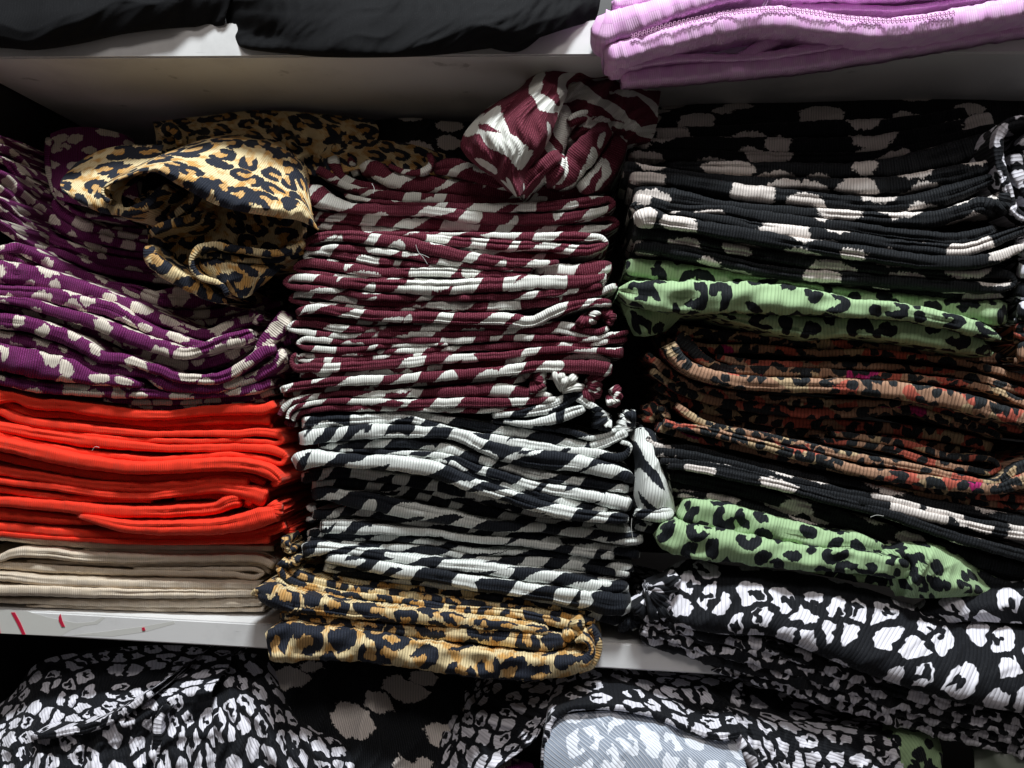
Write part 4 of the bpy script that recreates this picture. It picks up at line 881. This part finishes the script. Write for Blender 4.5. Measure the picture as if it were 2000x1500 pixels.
garment('crumpled_garment', 'black garment with sparse grey blots in the dark middle of the shelf below', 'blk', [
 PT(['480,1290,80 600,1285,80 700,1288,80 800,1295,80 1000,1305,80', '490,1380,36 600,1370,30 700,1370,28 800,1385,30 980,1400,40', '500,1480,14 620,1470,6 720,1470,2 820,1480,8 980,1500,20', '500,1620,4 620,1620,-6 720,1620,-10 820,1620,-6 980,1620,4'], wr=((8, 120, 20),))], g, 'garment')
garment('crumpled_garment', 'leopard garment with a turned-back collar showing its pale inside, lower middle', 'bws', [
 PT(['900,1345,70 950,1318,70 1050,1305,70 1160,1302,70 1300,1308,70 1450,1318,70', '870,1420,30 930,1380,26 1020,1350,24 1150,1338,24 1300,1335,26 1450,1345,28', '850,1500,6 920,1450,0 1000,1412,-2 1080,1378,-4 1190,1364,-4 1320,1385,0 1440,1410,6', '830,1640,-6 900,1570,-12 960,1510,-16 1040,1450,-16 1064,1410,-16 1090,1392,-14 1200,1385,-10 1420,1440,-8'], wr=((8, 60, -50), (4, 34, -30), (2, 22, -50)), nu=190, nv=130, twist=.8),
 PT(['1078,1404,-26 1130,1392,-30 1200,1391,-30 1280,1406,-30 1350,1430,-30 1440,1446,-26', '1068,1440,-34 1130,1430,-38 1200,1430,-40 1280,1440,-40 1350,1460,-38 1450,1478,-32', '1062,1500,-42 1130,1490,-50 1200,1486,-52 1280,1490,-52 1350,1500,-48 1460,1520,-42', '1060,1640,-54 1130,1640,-64 1250,1640,-66 1460,1640,-58'], wr=((2, 80, 30),), twist=.9, mat='pale', name='inside_face', label='pale washed out inside of the cloth'),
 F(-34, '1062,1560,13 1062,1490,13 1068,1440,13 1080,1402,13 1105,1386,13 1150,1380,13 1200,1381,13 1270,1394,13 1340,1422,14 1405,1440,15 1450,1432,18', r_max=5, name='hem'),
 F(-24, '1425,1430,20 1450,1460,26 1480,1500,26 1510,1560,26', r_max=9)], g, 'garment')
garment('crumpled_garment', 'crumpled leopard garment heaped at lower right below the hanging layers', 'bws', [
 PT(['1290,1325,66 1400,1315,66 1500,1318,66 1600,1360,66 1700,1392,66 1765,1410,66', '1330,1370,24 1400,1368,18 1480,1386,18 1580,1408,18 1680,1420,20 1770,1428,24', '1390,1430,0 1450,1410,-6 1520,1428,-6 1600,1440,-6 1690,1450,-4 1772,1458,4', '1420,1530,-12 1480,1500,-16 1540,1500,-18 1600,1500,-18 1680,1505,-16 1762,1520,-6', '1440,1640,-16 1480,1640,-20 1540,1640,-20 1600,1640,-20 1680,1640,-20 1760,1640,-10'], wr=((8, 80, -30), (5, 40, 20)), nu=170, nv=130, twist=1.4)], g, 'garment')
garment('crumpled_garment', 'shaded green leopard garment peeping out at the lower right corner', 'grn', [
 PT(['1690,1420,40 1740,1412,36 1790,1416,36 1830,1440,44', '1700,1450,16 1740,1440,8 1790,1445,6 1838,1470,20', '1710,1520,4 1750,1510,-4 1790,1510,-6 1835,1530,10', '1710,1640,4 1750,1640,-4 1790,1640,-6 1835,1640,10'], wr=((5, 40, 20),), nu=80, nv=80, twist=.6)], 'green leopard print garments', 'garment')
garment('crumpled_garment', 'purple garment of which only a scrap shows at the bottom edge', 'pur', [
 PT(['940,1500,14 970,1486,8 1000,1482,8 1040,1492,14', '940,1530,4 970,1520,-4 1000,1520,-4 1050,1530,6', '940,1640,4 970,1640,-4 1000,1640,-4 1050,1640,6'], wr=((3, 30, 0),), nu=60, nv=50)], 'purple garments in the left stack', 'garment')
garment('plastic_bag', 'dull grey green plastic bag at the extreme lower right corner', 'bag', [
 PT(['1900,1462,40 1950,1452,30 2010,1448,30 2110,1448,40', '1902,1480,16 1950,1472,8 2010,1468,6 2110,1470,16', '1905,1640,10 1950,1640,0 2010,1640,0 2110,1640,10'], wr=((3, 60, 10),), nu=60, nv=50, mat='bag', name='bag_side')], None, 'bag')

def thread(label_owner, pts, Y, col='lint'):
    A_, s_ = catmull([(a, b, 0, 0) for a, b in pts], 3.0)
    o = [q for q in S.objects if q.get('label', '').startswith(label_owner)][0]
    tube('loose_thread', unproj(A_[:, 0], A_[:, 1], Y/1000*np.ones(len(A_))), .00016, col, o, np.array(o.location), 4)
MAT['lint'] = plain('white lint thread', (.7, .7, .68), rib=.0012, depth=.0001, line=.1, stitch=.1)
MAT['lintd'] = plain('black thread', (.01, .01, .012), rib=.0012, depth=.0001, line=.1, stitch=.1)
thread('burgundy garment whose bold white', [(812, 478), (817, 492), (826, 502), (835, 516)], -20)
thread('burgundy garment whose bold white', [(800, 497), (820, 496), (838, 503)], -19)
thread('shaded black and white garment with a pale', [(1234, 1012), (1233, 1030), (1236, 1052)], -18)
thread('tan leopard print garment flung', [(213, 398), (203, 410), (192, 424)], -14, 'lintd')
thread('tan leopard print garment flung', [(208, 398), (217, 402), (228, 399)], -14, 'lintd')
thread('upper of the lower black', [(1700, 1010), (1712, 1006), (1726, 1008)], -16)
thread('burgundy garment with a bulging', [(726, 358), (731, 368), (729, 378)], 4)
thread('orange red garment with the thickest', [(180, 880), (186, 872), (194, 874)], -22)
